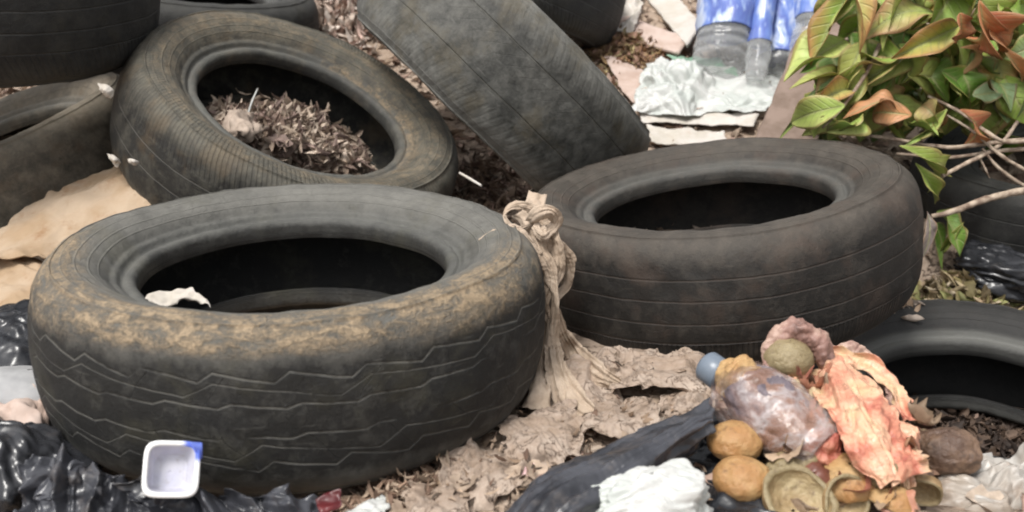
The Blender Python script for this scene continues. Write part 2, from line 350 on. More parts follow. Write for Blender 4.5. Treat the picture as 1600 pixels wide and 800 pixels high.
t9, _ = tyre((.728, 1.403, -.165), (.0, -.05, 1), M9, 'half buried black tyre in the lower right corner with a grey rim ring', seed=7, N=340)
t7, _ = tyre((-.80, 2.58, .34), (.15, -.1, .97), M5, 'dark tyre just behind the leaf-filled tyre, cut by the top edge of the photo', seed=8)
t8, _ = tyre((-.02, 2.75, .42), (.3, .2, .93), M5, 'dark tyre behind the leaning wide tyre, next to the brown dead leaves', seed=9)
t10, _ = tyre((1.13, 1.98, .06), (-.12, -.1, .98), M5, 'black tyre at the right edge lying under the twigs and green leaves', seed=10)

# ------------------------------------------------------------------ sheets, lumps and leaves
def sheet(name, ctrl, mat, parent=None, nu=60, nv=60, amp=.008, scale=.05, seed=0, stretch=None, edge=.006, label=None, cat=None, group=None, thick=.0006, drape=None, world_pts=False, colors=None, soft=0.0, origin=None, extra=None, folds=None):
    """a crumpled flexible sheet through rows of (px, py, distance) control points"""
    C3 = np.array([[p if world_pts else at(*p) for p in row] for row in ctrl], float)
    P = cr(C3, nu); P = np.swapaxes(cr(np.swapaxes(P, 0, 1), nv), 0, 1)
    n = gridnormals(P); h = crumple(P, scale, seed, stretch=stretch) * (1 - soft) + soft * fbm(P, scale, 3, seed)
    P = P + n * (h * amp)[..., None]
    if extra is not None: P = extra(P, n)
    if folds is not None:
        fa, fu, fv, fs = folds; uu, vv = np.meshgrid(np.linspace(0, fu, nu), np.linspace(0, fv, nv), indexing='ij')
        P = P + n * (fa * crumple(np.stack([uu, vv, 0 * uu + .3], -1), 1.0, fs, 6))[..., None]
    U, Vv = np.meshgrid(np.linspace(-1, 1, nu), np.linspace(-1, 1, nv), indexing='ij'); e = np.maximum(np.abs(U), np.abs(Vv)) ** 6
    J = np.stack([fbm(P * 1.0 + k * 3.1, .03, 3, seed + 40 + k) for k in range(3)], -1); P = P + J * (edge * 2.2 * e)[..., None]
    if drape is not None:
        g = terrain(P[..., 0], P[..., 1]) + drape + .6 * amp * h; P[..., 2] = np.maximum(P[..., 2], g)
    o = mesh_obj(name, P.reshape(-1, 3), gridfaces(nu, nv), mat, parent, thick=thick, origin=origin, colors=None if colors is None else colors(P.reshape(-1, 3)))
    return tag(o, label, cat, group)
def sphere_grid(nu, nv):
    t = np.linspace(0, 2 * np.pi, nu, endpoint=False); p = np.linspace(0.02, np.pi - .02, nv)
    T_, Pp = np.meshgrid(t, p, indexing='ij'); return np.stack([np.sin(Pp) * np.cos(T_), np.sin(Pp) * np.sin(T_), np.cos(Pp)], -1)
def rotm(rx, ry, rz): return np.array(Matrix.Rotation(R(rz), 3, 'Z') @ Matrix.Rotation(R(ry), 3, 'Y') @ Matrix.Rotation(R(rx), 3, 'X'))
def lump(name, c, rad, mat, rot=(0, 0, 0), amp=.12, scale=.6, seed=0, soft=.4, parent=None, nu=110, nv=70, label=None, cat=None, group=None, power=1.0, stretch=None, ground_clip=True, origin=None, shape=None):
    S = sphere_grid(nu, nv); h = crumple(S, scale, seed, stretch=stretch) * (1 - soft) + soft * fbm(S, scale, 4, seed + 1) * 1.4
    Q = S * (1 + amp * h)[..., None]
    if shape is not None: Q = shape(Q, S)
    P = (Q * np.array(rad)) @ rotm(*rot).T + np.array(c)
    f = gridfaces(nu, nv, True, False); k = nu * nv; V = np.concatenate([P.reshape(-1, 3), P[:, 0].mean(0)[None], P[:, -1].mean(0)[None]])
    caps = [[i * nv, ((i + 1) % nu) * nv, k] for i in range(nu)] + [[((i + 1) % nu) * nv + nv - 1, i * nv + nv - 1, k + 1] for i in range(nu)]
    F = [list(q) for q in f.tolist()] + caps
    F = [q[::-1] for q in F]
    return tag(mesh_obj(name, V, F, mat, parent, origin=origin), label, cat, group)
def rot_batch(rs, n, tilt, yaw=None):
    yaw = rs.rand(n) * 2 * np.pi if yaw is None else yaw; a = rs.randn(n) * tilt; b = rs.randn(n) * tilt
    cz, sz, ca, sa, cb, sb = np.cos(yaw), np.sin(yaw), np.cos(a), np.sin(a), np.cos(b), np.sin(b); Z = 0 * a; O = Z + 1
    Rz = np.stack([cz, -sz, Z, sz, cz, Z, Z, Z, O], -1).reshape(-1, 3, 3); Rx = np.stack([O, Z, Z, Z, ca, -sa, Z, sa, ca], -1).reshape(-1, 3, 3)
    Ry = np.stack([cb, Z, sb, Z, O, Z, -sb, Z, cb], -1).reshape(-1, 3, 3); return Rz @ Ry @ Rx
def leaf_cloud(name, pos, size, cols, mat, seed=0, tilt=.35, wid=(.25, .5), curl=(.3, 2.2), base=None, ns=7, label=None, cat=None, group=None, kind='stuff', yaw=None, jag=.25):
    rs = np.random.RandomState(seed); n = len(pos); s = np.linspace(0, 1, ns); w = np.sin(np.pi * np.clip(s * .96 + .02, 0, 1)) ** .75
    L = np.asarray(size)[:, None]; W_ = L * rs.uniform(*wid, (n, 1)); cu = rs.uniform(*curl, (n, 1)) * np.where(rs.rand(n, 1) < .5, 1, -1); cc = rs.uniform(-1.6, 1.6, (n, 1))
    t = (s[None] - .5) * cu; x = np.where(np.abs(cu) > .05, np.sin(t) / cu, 0) * L; z = (1 - np.cos(t)) / cu * L
    V = np.zeros((n, ns, 5, 3)); q = np.linspace(-1, 1, 5)
    for k in range(5):
        ww = w[None] * W_ * .5 * (1 + rs.uniform(-jag, jag, (n, ns))); ang = q[k] * cc * .9
        V[:, :, k, 0] = x + rs.uniform(-.02, .02, (n, ns)) * L; V[:, :, k, 1] = np.sin(ang) / np.where(np.abs(cc) < .05, 1, cc * .9) * ww * 1.0 if False else q[k] * ww * np.cos(ang * .8)
        V[:, :, k, 2] = z + np.abs(q[k]) * ww * np.sin(np.abs(ang)) * np.sign(cc) + rs.uniform(-.03, .03, (n, ns)) * L
    Rm = rot_batch(rs, n, tilt, yaw)
    if base is not None: Rm = base[None] @ Rm
    V = np.einsum('nij,nabj->nabi', Rm, V) + np.asarray(pos)[:, None, None, :]
    f0 = gridfaces(ns, 5); f = (f0[None] + (np.arange(n) * ns * 5)[:, None, None]).reshape(-1, 4)
    C = np.repeat(np.asarray(cols), ns * 5, 0)
    return tag(mesh_obj(name, V.reshape(-1, 3), f, mat, colors=C), label, cat, group, kind)
def pick(rs, n, pal, var=.18):
    pal = np.array(pal); c = pal[rs.randint(0, len(pal), n)]; return np.clip(c * (1 + rs.randn(n, 1) * var), .01, .9)
def tube(name, pts, rads, mat, parent=None, nu=60, nv=10, seed=0, rough=.15, label=None, cat=None, group=None, origin=None, world_pts=False):
    P = cr(np.array([p if world_pts else at(*p) for p in pts], float), nu); r = np.interp(np.linspace(0, 1, nu), np.linspace(0, 1, len(rads)), rads)
    T_ = np.gradient(P, axis=0); T_ /= np.linalg.norm(T_, axis=1)[:, None]; a = np.cross(T_, [.3, .2, 1]); a /= np.linalg.norm(a, axis=1)[:, None]; b = np.cross(T_, a)
    t = np.linspace(0, 2 * np.pi, nv, endpoint=False); Q = P[:, None] + (a[:, None] * np.cos(t)[None, :, None] + b[:, None] * np.sin(t)[None, :, None]) * (r[:, None, None])
    Q = Q + (Q - P[:, None]) * rough * fbm(Q, .012, 3, seed)[..., None]
    f = gridfaces(nu, nv, False, True).tolist() + [list(range(nv))[::-1], [(nu - 1) * nv + i for i in range(nv)]]
    return tag(mesh_obj(name, Q.reshape(-1, 3), f, mat, parent, origin=origin), label, cat, group)

LEAF = leafy_mat('dry_leaf')
def veined():
    m = Mat('living_leaf'); c = m.attr('col', True); sp = m.N.new('ShaderNodeSeparateXYZ'); m.L(m.tc.outputs['UV'], sp.inputs[0]); u, v = m.x(sp.outputs[0]), m.x(sp.outputs[1]).abs()
    n = m.noise(45, 5, .65); n2 = m.noise(160, 4, .7); rib = 1.0 - v.ss(.02, .10); vein = (1.0 - ((u * 8.0 - v * 1.6).frac() - .5).abs().ss(.03, .13)) * (1.0 - v.ss(.7, 1.0))
    c = m.mix(n.ss(.35, .7) * .4, c, (.6, .6, .4), 'MULTIPLY'); c = m.mix((vein * .28 + rib * .55).clamp(), c, (.36, .38, .17))
    e = (v.ss(.6, 1.0) * 1.1 + n * 1.3 - 1.15).ss(.0, .35); c = m.mix(e * .55, c, (.26, .14, .06)); sp_ = n2.ss(.64, .72) * .5; c = m.mix(sp_, c, (.14, .08, .04))
    c = m.mix(m.noise(20, 4, .6, off=4).ss(.5, .75) * .2, c, (.36, .32, .22))
    m.set(Base_Color=c, Roughness=n * .3 + .36); m.bump(n * .6 + n2 * .3 - vein * .8 - rib, .7, .0015)
    tr = m.N.new('ShaderNodeBsdfTranslucent'); m.L(c, tr.inputs[0]); mx = m.N.new('ShaderNodeMixShader'); mx.inputs[0].default_value = .25
    m.L(m.b.outputs[0], mx.inputs[1]); m.L(tr.outputs[0], mx.inputs[2]); m.L(mx.outputs[0], m.out.inputs[0]); return m.m
GREEN = veined()
SCRAPM = leafy_mat('wet_peel', rough=.35, trans=.1, scale=40)
m = Mat('twig_wood'); c = m.mix(m.noise(50, 5, .6, stretch=(1, 1, 1)).ss(.35, .65), (.16, .11, .08), (.42, .34, .26)); m.set(Base_Color=c, Roughness=.85); m.bump(m.noise(120, 4, .6), .6, .001); TWIG = m.m

def scatter(name, n, xr, yr, size, pal, seed, avoid=(), dens=None, lift=.004, **k):
    rs = np.random.RandomState(seed); x = rs.uniform(*xr, n); y = rs.uniform(*yr, n); keep = np.ones(n, bool)
    if dens is not None: keep &= rs.rand(n) < dens(x, y)
    for (cx, cy, r) in avoid: keep &= (x - cx) ** 2 + (y - cy) ** 2 > r * r
    x, y = x[keep], y[keep]; n = len(x); z = terrain(x, y) + lift + rs.rand(n) * lift
    return leaf_cloud(name, np.stack([x, y, z], 1), rs.uniform(*size, n), pick(rs, n, pal), LEAF, seed=seed, **k)
TY = [(-.276, 1.235, .29), (.33, 1.607, .27)]
BEIGE = [(.42, .32, .24), (.50, .39, .30), (.34, .25, .18), (.56, .46, .37), (.44, .31, .25)]
BROWN = [(.16, .10, .07), (.24, .165, .115), (.10, .065, .045), (.32, .24, .18), (.27, .18, .14)]
scatter('dry_leaf_litter', 5200, (-1.5, 1.5), (.75, 2.0), (.012, .055), BEIGE, 11, TY, dens=lambda x, y: np.clip(.55 + fbm(np.stack([x, y, 0 * x], 1), .15, 3, 4) * 1.2, 0, 1), curl=(.1, 1.0), wid=(.4, .9), tilt=.18, jag=.4)
scatter('small_brown_litter', 2600, (-1.6, 1.6), (.75, 2.1), (.008, .03), BROWN, 12, TY, dens=lambda x, y: np.clip(.25 + fbm(np.stack([x, y, 0 * x], 1), .2, 3, 9) * 1.6, 0, 1), wid=(.08, .35), tilt=.3)
scatter('slope_litter', 12000, (-1.8, 1.9), (2.0, 3.7), (.018, .06), BEIGE + BEIGE + BROWN, 13, dens=lambda x, y: 0 * x + .75, tilt=.45)
def pile(name, cx, cy, sx, sy, h, n, size, pal, seed, zbase=None, **k):
    rs = np.random.RandomState(seed); x = cx + rs.randn(n) * sx; y = cy + rs.randn(n) * sy
    d = np.exp(-(((x - cx) / sx) ** 2 + ((y - cy) / sy) ** 2) / 2); z = (terrain(x, y) if zbase is None else zbase) + h * d * rs.uniform(.2, 1, n)
    return leaf_cloud(name, np.stack([x, y, z], 1), rs.uniform(*size, n), pick(rs, n, pal), LEAF, seed=seed, **k)
# slivers at the foot of the front tyre, dark crumbs between the tyres, brown patch uphill
p = hit(640, 770); pile('bark_slivers', p[0], p[1], .045, .03, .015, 260, (.015, .045), [(.30, .2, .14), (.5, .38, .28), (.16, .1, .07)], 21, wid=(.08, .25), tilt=.5)
p = hit(860, 620); pile('charred_crumbs', p[0], p[1], .03, .03, .01, 160, (.006, .018), [(.03, .03, .028), (.07, .06, .05), (.2, .16, .12)], 22, wid=(.3, .9), tilt=.8)
p = hit(985, 90); pile('dead_leaf_clump', p[0], p[1], .07, .07, .04, 900, (.02, .05), [(.30, .17, .09), (.36, .24, .12), (.22, .14, .08), (.42, .34, .18), (.34, .2, .14)], 23, tilt=.6)
p = hit(505, 30); pile('pinkish_dead_leaves', p[0], p[1], .11, .13, .07, 1000, (.03, .075), [(.50, .39, .32), (.60, .49, .41), (.26, .17, .13), (.46, .33, .28), (.66, .57, .5)], 24, tilt=.8, wid=(.15, .4))
p = hit(760, 300); pile('shredded_bark', p[0], p[1], .05, .08, .03, 420, (.02, .06), BROWN, 25, tilt=.6, wid=(.08, .3))
# heap of leaves inside the tilted tyre
rs = np.random.RandomState(31); q3 = Vector((.404, -.257, .878)).normalized(); c3 = np.array([-.414, 1.895, .187]); n3 = np.array(q3)
def on_plane(px, py, s):
    r = ray(px, py); o = np.array([0, 0, CH]); c = c3 + n3 * s; return o + r * (((c - o) @ n3) / (r @ n3))
pts = []; szs = []
for (px, py, sx, sy, n, s0) in ((385, 205, 26, 16, 420, .035), (450, 215, 36, 20, 800, .045), (500, 235, 26, 16, 420, .025), (440, 190, 30, 12, 300, .04), (545, 250, 22, 10, 120, .005), (390, 190, 40, 20, 300, .01)):
    for k in range(n):
        a, b = rs.randn() * sx, rs.randn() * sy; qd = math.exp(-((a / sx) ** 2 + (b / sy) ** 2) / 2)
        w = on_plane(px + a, py + b, -.02 + (s0 + .02) * qd * rs.uniform(.5, 1)); d = np.linalg.norm((w - c3) - n3 * ((w - c3) @ n3))
        if d < .178: pts.append(w); szs.append(rs.uniform(.014, .06))
leaf_cloud('leaves_in_tyre', np.array(pts), np.array(szs), pick(rs, len(pts), [(.34, .26, .20), (.46, .37, .29), (.20, .14, .11), (.58, .48, .39), (.28, .20, .17)]), LEAF, seed=33, tilt=.7, wid=(.14, .4))
sheet('pale_paper_crumple', [[on_plane(345, 205, .03), on_plane(365, 178, .05), on_plane(398, 172, .05)], [on_plane(362, 215, .05), on_plane(380, 198, .075), on_plane(402, 192, .06)], [on_plane(385, 222, .04), on_plane(400, 218, .05), on_plane(412, 205, .04)]], leafy_mat('paper_scrap_mat', trans=.05), nu=50, nv=50, amp=.012, scale=.04, edge=.008, seed=35, world_pts=True, colors=lambda P: np.tile([.40, .32, .26], (len(P), 1)), label='pale crumpled paper at the left of the leaf heap inside the tilted tyre', cat='paper')
pile('leaves_in_half_buried_tyre', .72, 1.42, .13, .12, .04, 2200, (.02, .05), [(.035, .022, .016), (.06, .038, .027), (.10, .065, .045)], 34, tilt=.5)  # damp leaf browns, darkened further to put the hole's shade into the colour

# ------------------------------------------------------------------ bags, card, cloth, paper
BLACKBAG = plastic_mat('black_plastic_film', (.014, .015, .018), (.03, .031, .035), rough=.26, dirt=.18, dirtcol=(.12, .10, .085), bump=.5, fine=70)
GREYBAG = plastic_mat('dusty_black_plastic', (.024, .025, .030), (.058, .060, .070), rough=.30, dirt=.3, dirtcol=(.2, .17, .15), bump=.4, fine=80)
WHITEBAG = plastic_mat('white_plastic_film', (.66, .66, .64), (.55, .58, .55), rough=.42, trans=.25, dirt=.06, dirtcol=(.5, .42, .34))
CLEARBAG = plastic_mat('milky_plastic_film', (.62, .60, .57), (.50, .52, .54), rough=.3, trans=.35, alpha=.72, dirt=.25, dirtcol=(.35, .27, .2))
PAPER = plastic_mat('crumpled_paper', (.50, .46, .40), (.58, .54, .50), rough=.8, trans=.1, dirt=.35, dirtcol=(.42, .32, .24), spec=.2)
PINKPAPER = plastic_mat('pinkish_paper', (.40, .30, .25), (.50, .40, .35), rough=.8, dirt=.4, dirtcol=(.36, .25, .2), spec=.2)
CARD = plastic_mat('worn_cardboard', (.33, .235, .15), (.40, .31, .225), rough=.85, dirt=.75, dirtcol=(.26, .15, .08), spec=.15, scale=11, bump=.6)
CLOTH = plastic_mat('beige_cloth', (.36, .28, .21), (.46, .37, .29), rough=.95, dirt=.4, dirtcol=(.28, .19, .13), spec=.1, fine=400, bump=.6)

# cardboard under the mossy tyre: a bent flap and a lower sheet
cb = empty('cardboard_sheet', at(60, 400, 1.62)); tag(cb, 'creased tan cardboard sheet showing between the mossy tyre and the muddy front tyre', 'cardboard')
def rel(o, parent):
    o.location = Vector(o.location) - parent.location; return o
def sh(name, ctrl, mat, parent, **k):
    o = sheet(name, ctrl, mat, parent, origin=np.zeros(3), **k); o.location = -Vector(parent.location); return o
sh('upper_flap', [[(-70, 420, 1.66), (-10, 372, 1.66), (60, 320, 1.70), (125, 286, 1.74), (188, 256, 1.78)], [(-60, 420, 1.60), (10, 385, 1.60), (80, 345, 1.63), (150, 312, 1.67), (215, 282, 1.70)], [(-40, 410, 1.52), (30, 400, 1.53), (90, 398, 1.55), (160, 355, 1.60), (235, 318, 1.64)]], CARD, cb, nu=110, nv=130, amp=.004, scale=.12, edge=.005, thick=.0025, seed=41, folds=(.010, 2.2, 1.6, 4))
sh('lower_flap', [[(-70, 404, 1.56), (0, 402, 1.56), (50, 405, 1.57), (110, 408, 1.57)], [(-60, 460, 1.48), (10, 450, 1.48), (70, 450, 1.47), (120, 440, 1.47)], [(-60, 520, 1.38), (0, 505, 1.38), (40, 485, 1.38), (90, 490, 1.39)]], CARD, cb, nu=90, nv=90, amp=.005, scale=.07, edge=.004, thick=.0025, seed=42, folds=(.008, 1.5, 2.0, 6))

# left edge debris
lump('black_bag', (-.66, 1.27, .03), (.10, .09, .06), BLACKBAG, amp=.22, scale=.55, seed=51, label='small crumpled black bag wedged below the cardboard at the left edge', cat='bag')
lump('grey_foam_roll', (-.585, 1.12, .025), (.13, .05, .045), plastic_mat('grey_foam', (.26, .26, .265), (.36, .36, .36), rough=.55, dirt=.2), rot=(0, 8, 12), amp=.06, scale=.8, seed=52, label='smooth light grey roll sticking in at the left edge under the small black bag', cat='foam roll')
sheet('pinkish_wrapper', [[(-60, 610, 1.12), (0, 603, 1.12), (45, 600, 1.11), (80, 640, 1.08)], [(-60, 640, 1.07), (0, 640, 1.07), (40, 645, 1.06), (85, 690, 1.04)], [(-60, 700, 1.02), (0, 690, 1.02), (50, 690, 1.01), (95, 720, 1.0)]], PINKPAPER, amp=.012, scale=.05, edge=.006, seed=53, label='pinkish dirty paper wrapper below the grey roll at the left edge', cat='wrapper')
lump('black_bag', (-.56, .985, -.005), (.10, .08, .075), BLACKBAG, amp=.26, scale=.5, seed=54, label='round stuffed black bag in the lower left corner beside the muddy tyre', cat='bag')
sheet('black_plastic_sheet', [[(20, 850, .84), (35, 790, Z(35, 790, .02)), (45, 745, Z(45, 745, .05)), (60, 712, Z(60, 712, .065))], [(90, 850, .845), (95, 790, Z(95, 790, .03)), (100, 740, Z(100, 740, .06)), (110, 708, Z(110, 708, .07))], [(170, 860, .84), (180, 800, Z(180, 800, .02)), (165, 755, Z(165, 755, .04)), (172, 735, Z(172, 735, .05))], [(260, 860, .83), (255, 810, Z(255, 810, .02)), (245, 775, Z(245, 775, .035)), (225, 745, .893)],
      [(350, 860, .83), (340, 815, .86), (320, 785, .878), (300, 764, .89)], [(440, 860, .83), (430, 820, .86), (415, 790, .88), (400, 768, .89)], [(530, 860, .83), (520, 830, .86), (510, 800, .88), (510, 778, .90)]],
      GREYBAG, nu=320, nv=130, amp=.006, scale=.05, folds=(.014, 13, 1.6, 3), edge=.006, seed=55, label='wrinkled dusty black plastic sheet along the bottom edge in front of the muddy tyre', cat='plastic sheet')
sheet('cream_paper_scrap', [[(85, 690, 1.02), (95, 688, 1.02), (110, 700, 1.015)], [(88, 712, 1.005), (105, 715, 1.0), (130, 722, 1.0)], [(92, 735, .995), (112, 740, .99), (135, 740, .99)]], PAPER, nu=24, nv=24, amp=.003, scale=.03, seed=56, label='small cream paper scrap tucked under the muddy tyre, above the black plastic sheet', cat='paper scrap')
sheet('white_plastic_scrap', [[(525, 800, .90), (550, 790, .91), (578, 778, .925), (602, 766, .945)], [(510, 830, .87), (550, 815, .88), (592, 802, .895), (618, 792, .915)]], WHITEBAG, nu=40, nv=24, amp=.008, scale=.03, seed=57, label='torn white plastic scrap at the bottom edge beside the red scrap', cat='plastic scrap')
sheet('red_wrapper_scrap', [[(500, 784, .895), (515, 776, .90), (534, 772, .905)], [(502, 800, .88), (518, 796, .885), (536, 788, .895)]], plastic_mat('red_wrapper', (.07, .01, .012), (.13, .02, .022), rough=.4), nu=24, nv=20, amp=.005, scale=.03, seed=58, label='dark red wrapper scrap pressed under the front of the muddy tyre', cat='wrapper')
sheet('pale_twisted_scrap', [[(236, 486, 1.094), (245, 492, 1.09)], [(240, 466, 1.11), (262, 484, 1.10)], [(285, 462, 1.115), (290, 474, 1.105)], [(308, 462, 1.115), (312, 474, 1.10)], [(330, 478, 1.09), (336, 486, 1.088)]], PAPER, nu=40, nv=14, amp=.004, scale=.02, seed=59, label='pale twisted scrap lying on the near bead of the muddy front tyre', cat='paper scrap', extra=lambda P, n: P + np.array([0, 0, .004]))
for (px, py, Y, w, h, sd, lb) in ((165, 142, 1.66, 26, 26, 1, 'small white scrap in the gap where the two left tyres meet the tilted tyre'), (209, 252, 1.60, 18, 12, 2, 'tiny white scrap stuck low on the side of the tilted leaf-filled tyre'), (178, 250, 1.68, 20, 22, 3, 'pale crumpled scrap at the tip of the cardboard')):
    sheet('white_scrap', [[(px - w * .5, py - h * .5, Y + .01), (px, py - h * .35, Y), (px + w * .4, py - h * .1, Y)], [(px - w * .35, py - h * .1, Y), (px, py, Y - .01), (px + w * .5, py + h * .1, Y)], [(px - w * .1, py + h * .2, Y), (px + w * .1, py + h * .4, Y), (px + w * .3, py + h * .5, Y)]], PAPER, nu=18, nv=18, amp=.0025, scale=.015, edge=.002, seed=60 + sd, thick=.001, label=lb, cat='scrap')

# black bag at the bottom middle: pulled taut strip, dark body behind the white bag
bb = empty('black_bag', at(980, 760, 1.0)); tag(bb, 'black plastic bag pulled taut at the bottom centre around a white bag', 'bag')
sh('taut_strip', [[(770, 840, Z(770, 840, 0.012)), (788, 800, Z(788, 800, 0.02)), (815, 765, Z(815, 765, 0.03)), (850, 738, Z(850, 738, 0.035)), (905, 715, Z(905, 715, 0.04)), (960, 690, Z(960, 690, 0.05)), (1020, 662, Z(1020, 662, 0.055)), (1070, 645, Z(1070, 645, 0.06)), (1112, 630, Z(1112, 630, 0.07))],
     [(800, 850, Z(800, 850, 0.03)), (825, 810, Z(825, 810, 0.045)), (855, 775, Z(855, 775, 0.055)), (895, 752, Z(895, 752, 0.06)), (940, 728, Z(940, 728, 0.065)), (985, 708, Z(985, 708, 0.07)), (1035, 680, Z(1035, 680, 0.075)), (1075, 662, Z(1075, 662, 0.08)), (1112, 640, Z(1112, 640, 0.085))],
     [(850, 860, Z(850, 860, 0.03)), (870, 825, Z(870, 825, 0.045)), (895, 795, Z(895, 795, 0.055)), (935, 770, Z(935, 770, 0.06)), (975, 745, Z(975, 745, 0.065)), (1010, 722, Z(1010, 722, 0.07)), (1050, 695, Z(1050, 695, 0.075)), (1085, 670, Z(1085, 670, 0.08)), (1112, 652, Z(1112, 652, 0.085))],
     [(900, 870, Z(900, 870, 0.01)), (915, 840, Z(915, 840, 0.02)), (935, 812, Z(935, 812, 0.03)), (965, 787, Z(965, 787, 0.035)), (1000, 762, Z(1000, 762, 0.04)), (1035, 738, Z(1035, 738, 0.045)), (1065, 712, Z(1065, 712, 0.05)), (1090, 688, Z(1090, 688, 0.06)), (1112, 668, Z(1112, 668, 0.07))]],
   GREYBAG, bb, nu=120, nv=220, amp=.0025, scale=.04, folds=(.0075, 4.5, 1.3, 5), edge=.003, seed=71, thick=.0003)
sh('inner_fold', [[(960, 740, Z(960, 740, 0.005)), (1010, 700, Z(1010, 700, 0.02)), (1060, 670, Z(1060, 670, 0.03)), (1110, 640, Z(1110, 640, 0.04)), (1180, 620, Z(1180, 620, 0.04))], [(950, 800, Z(950, 800, 0.0)), (1000, 770, Z(1000, 770, 0.005)), (1070, 735, Z(1070, 735, 0.01)), (1120, 715, Z(1120, 715, 0.02)), (1190, 700, Z(1190, 700, 0.02))], [(930, 860, Z(930, 860, 0.0)), (1000, 840, Z(1000, 840, 0.01)), (1080, 820, Z(1080, 820, 0.01)), (1130, 790, Z(1130, 790, 0.03)), (1210, 790, Z(1210, 790, 0.03))], [(930, 900, Z(930, 900, 0.01)), (1000, 890, Z(1000, 890, 0.01)), (1080, 880, Z(1080, 880, 0.01)), (1140, 860, Z(1140, 860, 0.02)), (1220, 860, Z(1220, 860, 0.02))]],
   BLACKBAG, bb, nu=90, nv=90, amp=.010, scale=.06, edge=.008, seed=72)
lump('white_bag', at(1015, 805, Z(1015, 805, .035)), (.062, .045, .042), WHITEBAG, rot=(0, 0, 15), amp=.15, scale=.45, soft=.0, nu=200, nv=130, seed=73, label='crumpled white plastic bag at the bottom edge inside the black bag', cat='bag', shape=lambda Q, S: Q * (1 + .35 * np.exp(-((S[..., 0] - .55) / .25) ** 2) * np.clip(S[..., 2], 0, 1) ** 2)[..., None])
sheet('pink_plastic_scrap', [[(770, 810, .96), (795, 765, .985), (815, 735, 1.0)], [(785, 812, .957), (812, 768, .98), (836, 733, .997)], [(800, 815, .955), (822, 775, .975), (842, 742, .99)]], plastic_mat('pink_film', (.72, .42, .45), (.78, .62, .6), rough=.4, trans=.2, dirt=.1), nu=36, nv=20, amp=.003, scale=.03, seed=74, label='pink and white plastic scrap along the left edge of the taut black bag', cat='plastic scrap')

# cloth strip tied between the two front tyres
cs = empty('cloth_strip', at(850, 560, 1.30)); tag(cs, 'knotted beige cloth strip hanging between the two big front tyres', 'cloth')
CS = dict(amp=.004, scale=.03, edge=.003, thick=.0008, soft=.1)
def ribbon(name, pts, ws, tws, parent, seed, cup_=.004, nu=170, nv=26, folds=(.0035, 2.5, 1.6, 1)):
    m_ = 60; Q = cr(np.array(pts, float), m_); w = np.interp(np.linspace(0, 1, m_), np.linspace(0, 1, len(ws)), ws); tw = np.interp(np.linspace(0, 1, m_), np.linspace(0, 1, len(tws)), tws)
    d = np.gradient(Q[:, :2], axis=0); d /= np.linalg.norm(d, axis=1)[:, None]; pr = np.stack([-d[:, 1], d[:, 0]], 1); rows = []
    for k in range(m_):
        row = []
        for q in (-1, -.5, 0, .5, 1):
            a = q * w[k] / 2; row.append(at(Q[k, 0] + pr[k, 0] * a * math.cos(tw[k]), Q[k, 1] + pr[k, 1] * a * math.cos(tw[k]), Q[k, 2] + a * math.sin(tw[k]) / FPX * Q[k, 2] - cup_ * (1 - q * q)))
        rows.append(row)
    return sh(name, rows, CLOTH, parent, nu=nu, nv=nv, amp=.0022, scale=.02, edge=.0025, thick=.0007, seed=seed, folds=folds, world_pts=True)
ribbon('hanging_strip', [(842, 305, 1.36), (838, 335, 1.335), (858, 372, 1.315), (884, 405, 1.325), (886, 440, 1.33), (868, 470, 1.31)], [26, 30, 26, 30, 24, 12], [.2, .5, -.3, .2, .4, 1.0], cs, 81)
ribbon('hanging_strip', [(812, 330, 1.335), (832, 360, 1.315), (848, 395, 1.30), (862, 430, 1.295), (864, 480, 1.29), (860, 530, 1.285), (866, 575, 1.27)], [20, 22, 26, 20, 22, 20, 30], [.6, .1, -.6, .3, .9, -.2, .4], cs, 82)
ribbon('hanging_strip', [(856, 345, 1.325), (868, 375, 1.31), (872, 420, 1.305), (850, 470, 1.30), (848, 540, 1.29), (842, 600, Z(842, 600, .03)), (838, 640, Z(838, 640, .012))], [18, 20, 22, 24, 18, 30, 44], [-.4, .8, .0, .5, -.7, .1, .3], cs, 83)
ribbon('spread_strip', [(862, 480, 1.30), (876, 520, 1.295), (896, 556, 1.31), (930, 590, Z(930, 590, .02)), (965, 606, Z(965, 606, .012))], [24, 34, 44, 48, 30], [.3, -.3, .3, 0, .2], cs, 84, nv=44, folds=(.007, 1.6, 2.6, 3))
ribbon('spread_strip', [(864, 540, 1.28), (874, 585, Z(874, 585, .035)), (892, 625, Z(892, 625, .018)), (915, 650, Z(915, 650, .012))], [22, 40, 50, 36], [.2, -.2, .2, 0], cs, 85, nv=44, folds=(.006, 1.6, 2.6, 4))
ribbon('tied_loop', [(750, 374, 1.27), (778, 366, 1.285), (812, 360, 1.305), (840, 346, 1.32), (832, 328, 1.335), (806, 322, 1.33), (788, 334, 1.315), (796, 352, 1.305), (820, 372, 1.30), (842, 402, 1.295)], [8, 12, 13, 12, 13, 11, 10, 11, 13, 12], [.3, .2, .5, .9, .2, .3, .8, .2, .4, .2], cs, 86, cup_=.003)
ribbon('knot', [(826, 350, 1.31), (842, 334, 1.30), (862, 332, 1.305), (868, 350, 1.31), (850, 366, 1.30), (832, 356, 1.305)], [16, 20, 20, 18, 20, 14], [.4, .1, .5, .3, .1, .5], cs, 87, cup_=.006)

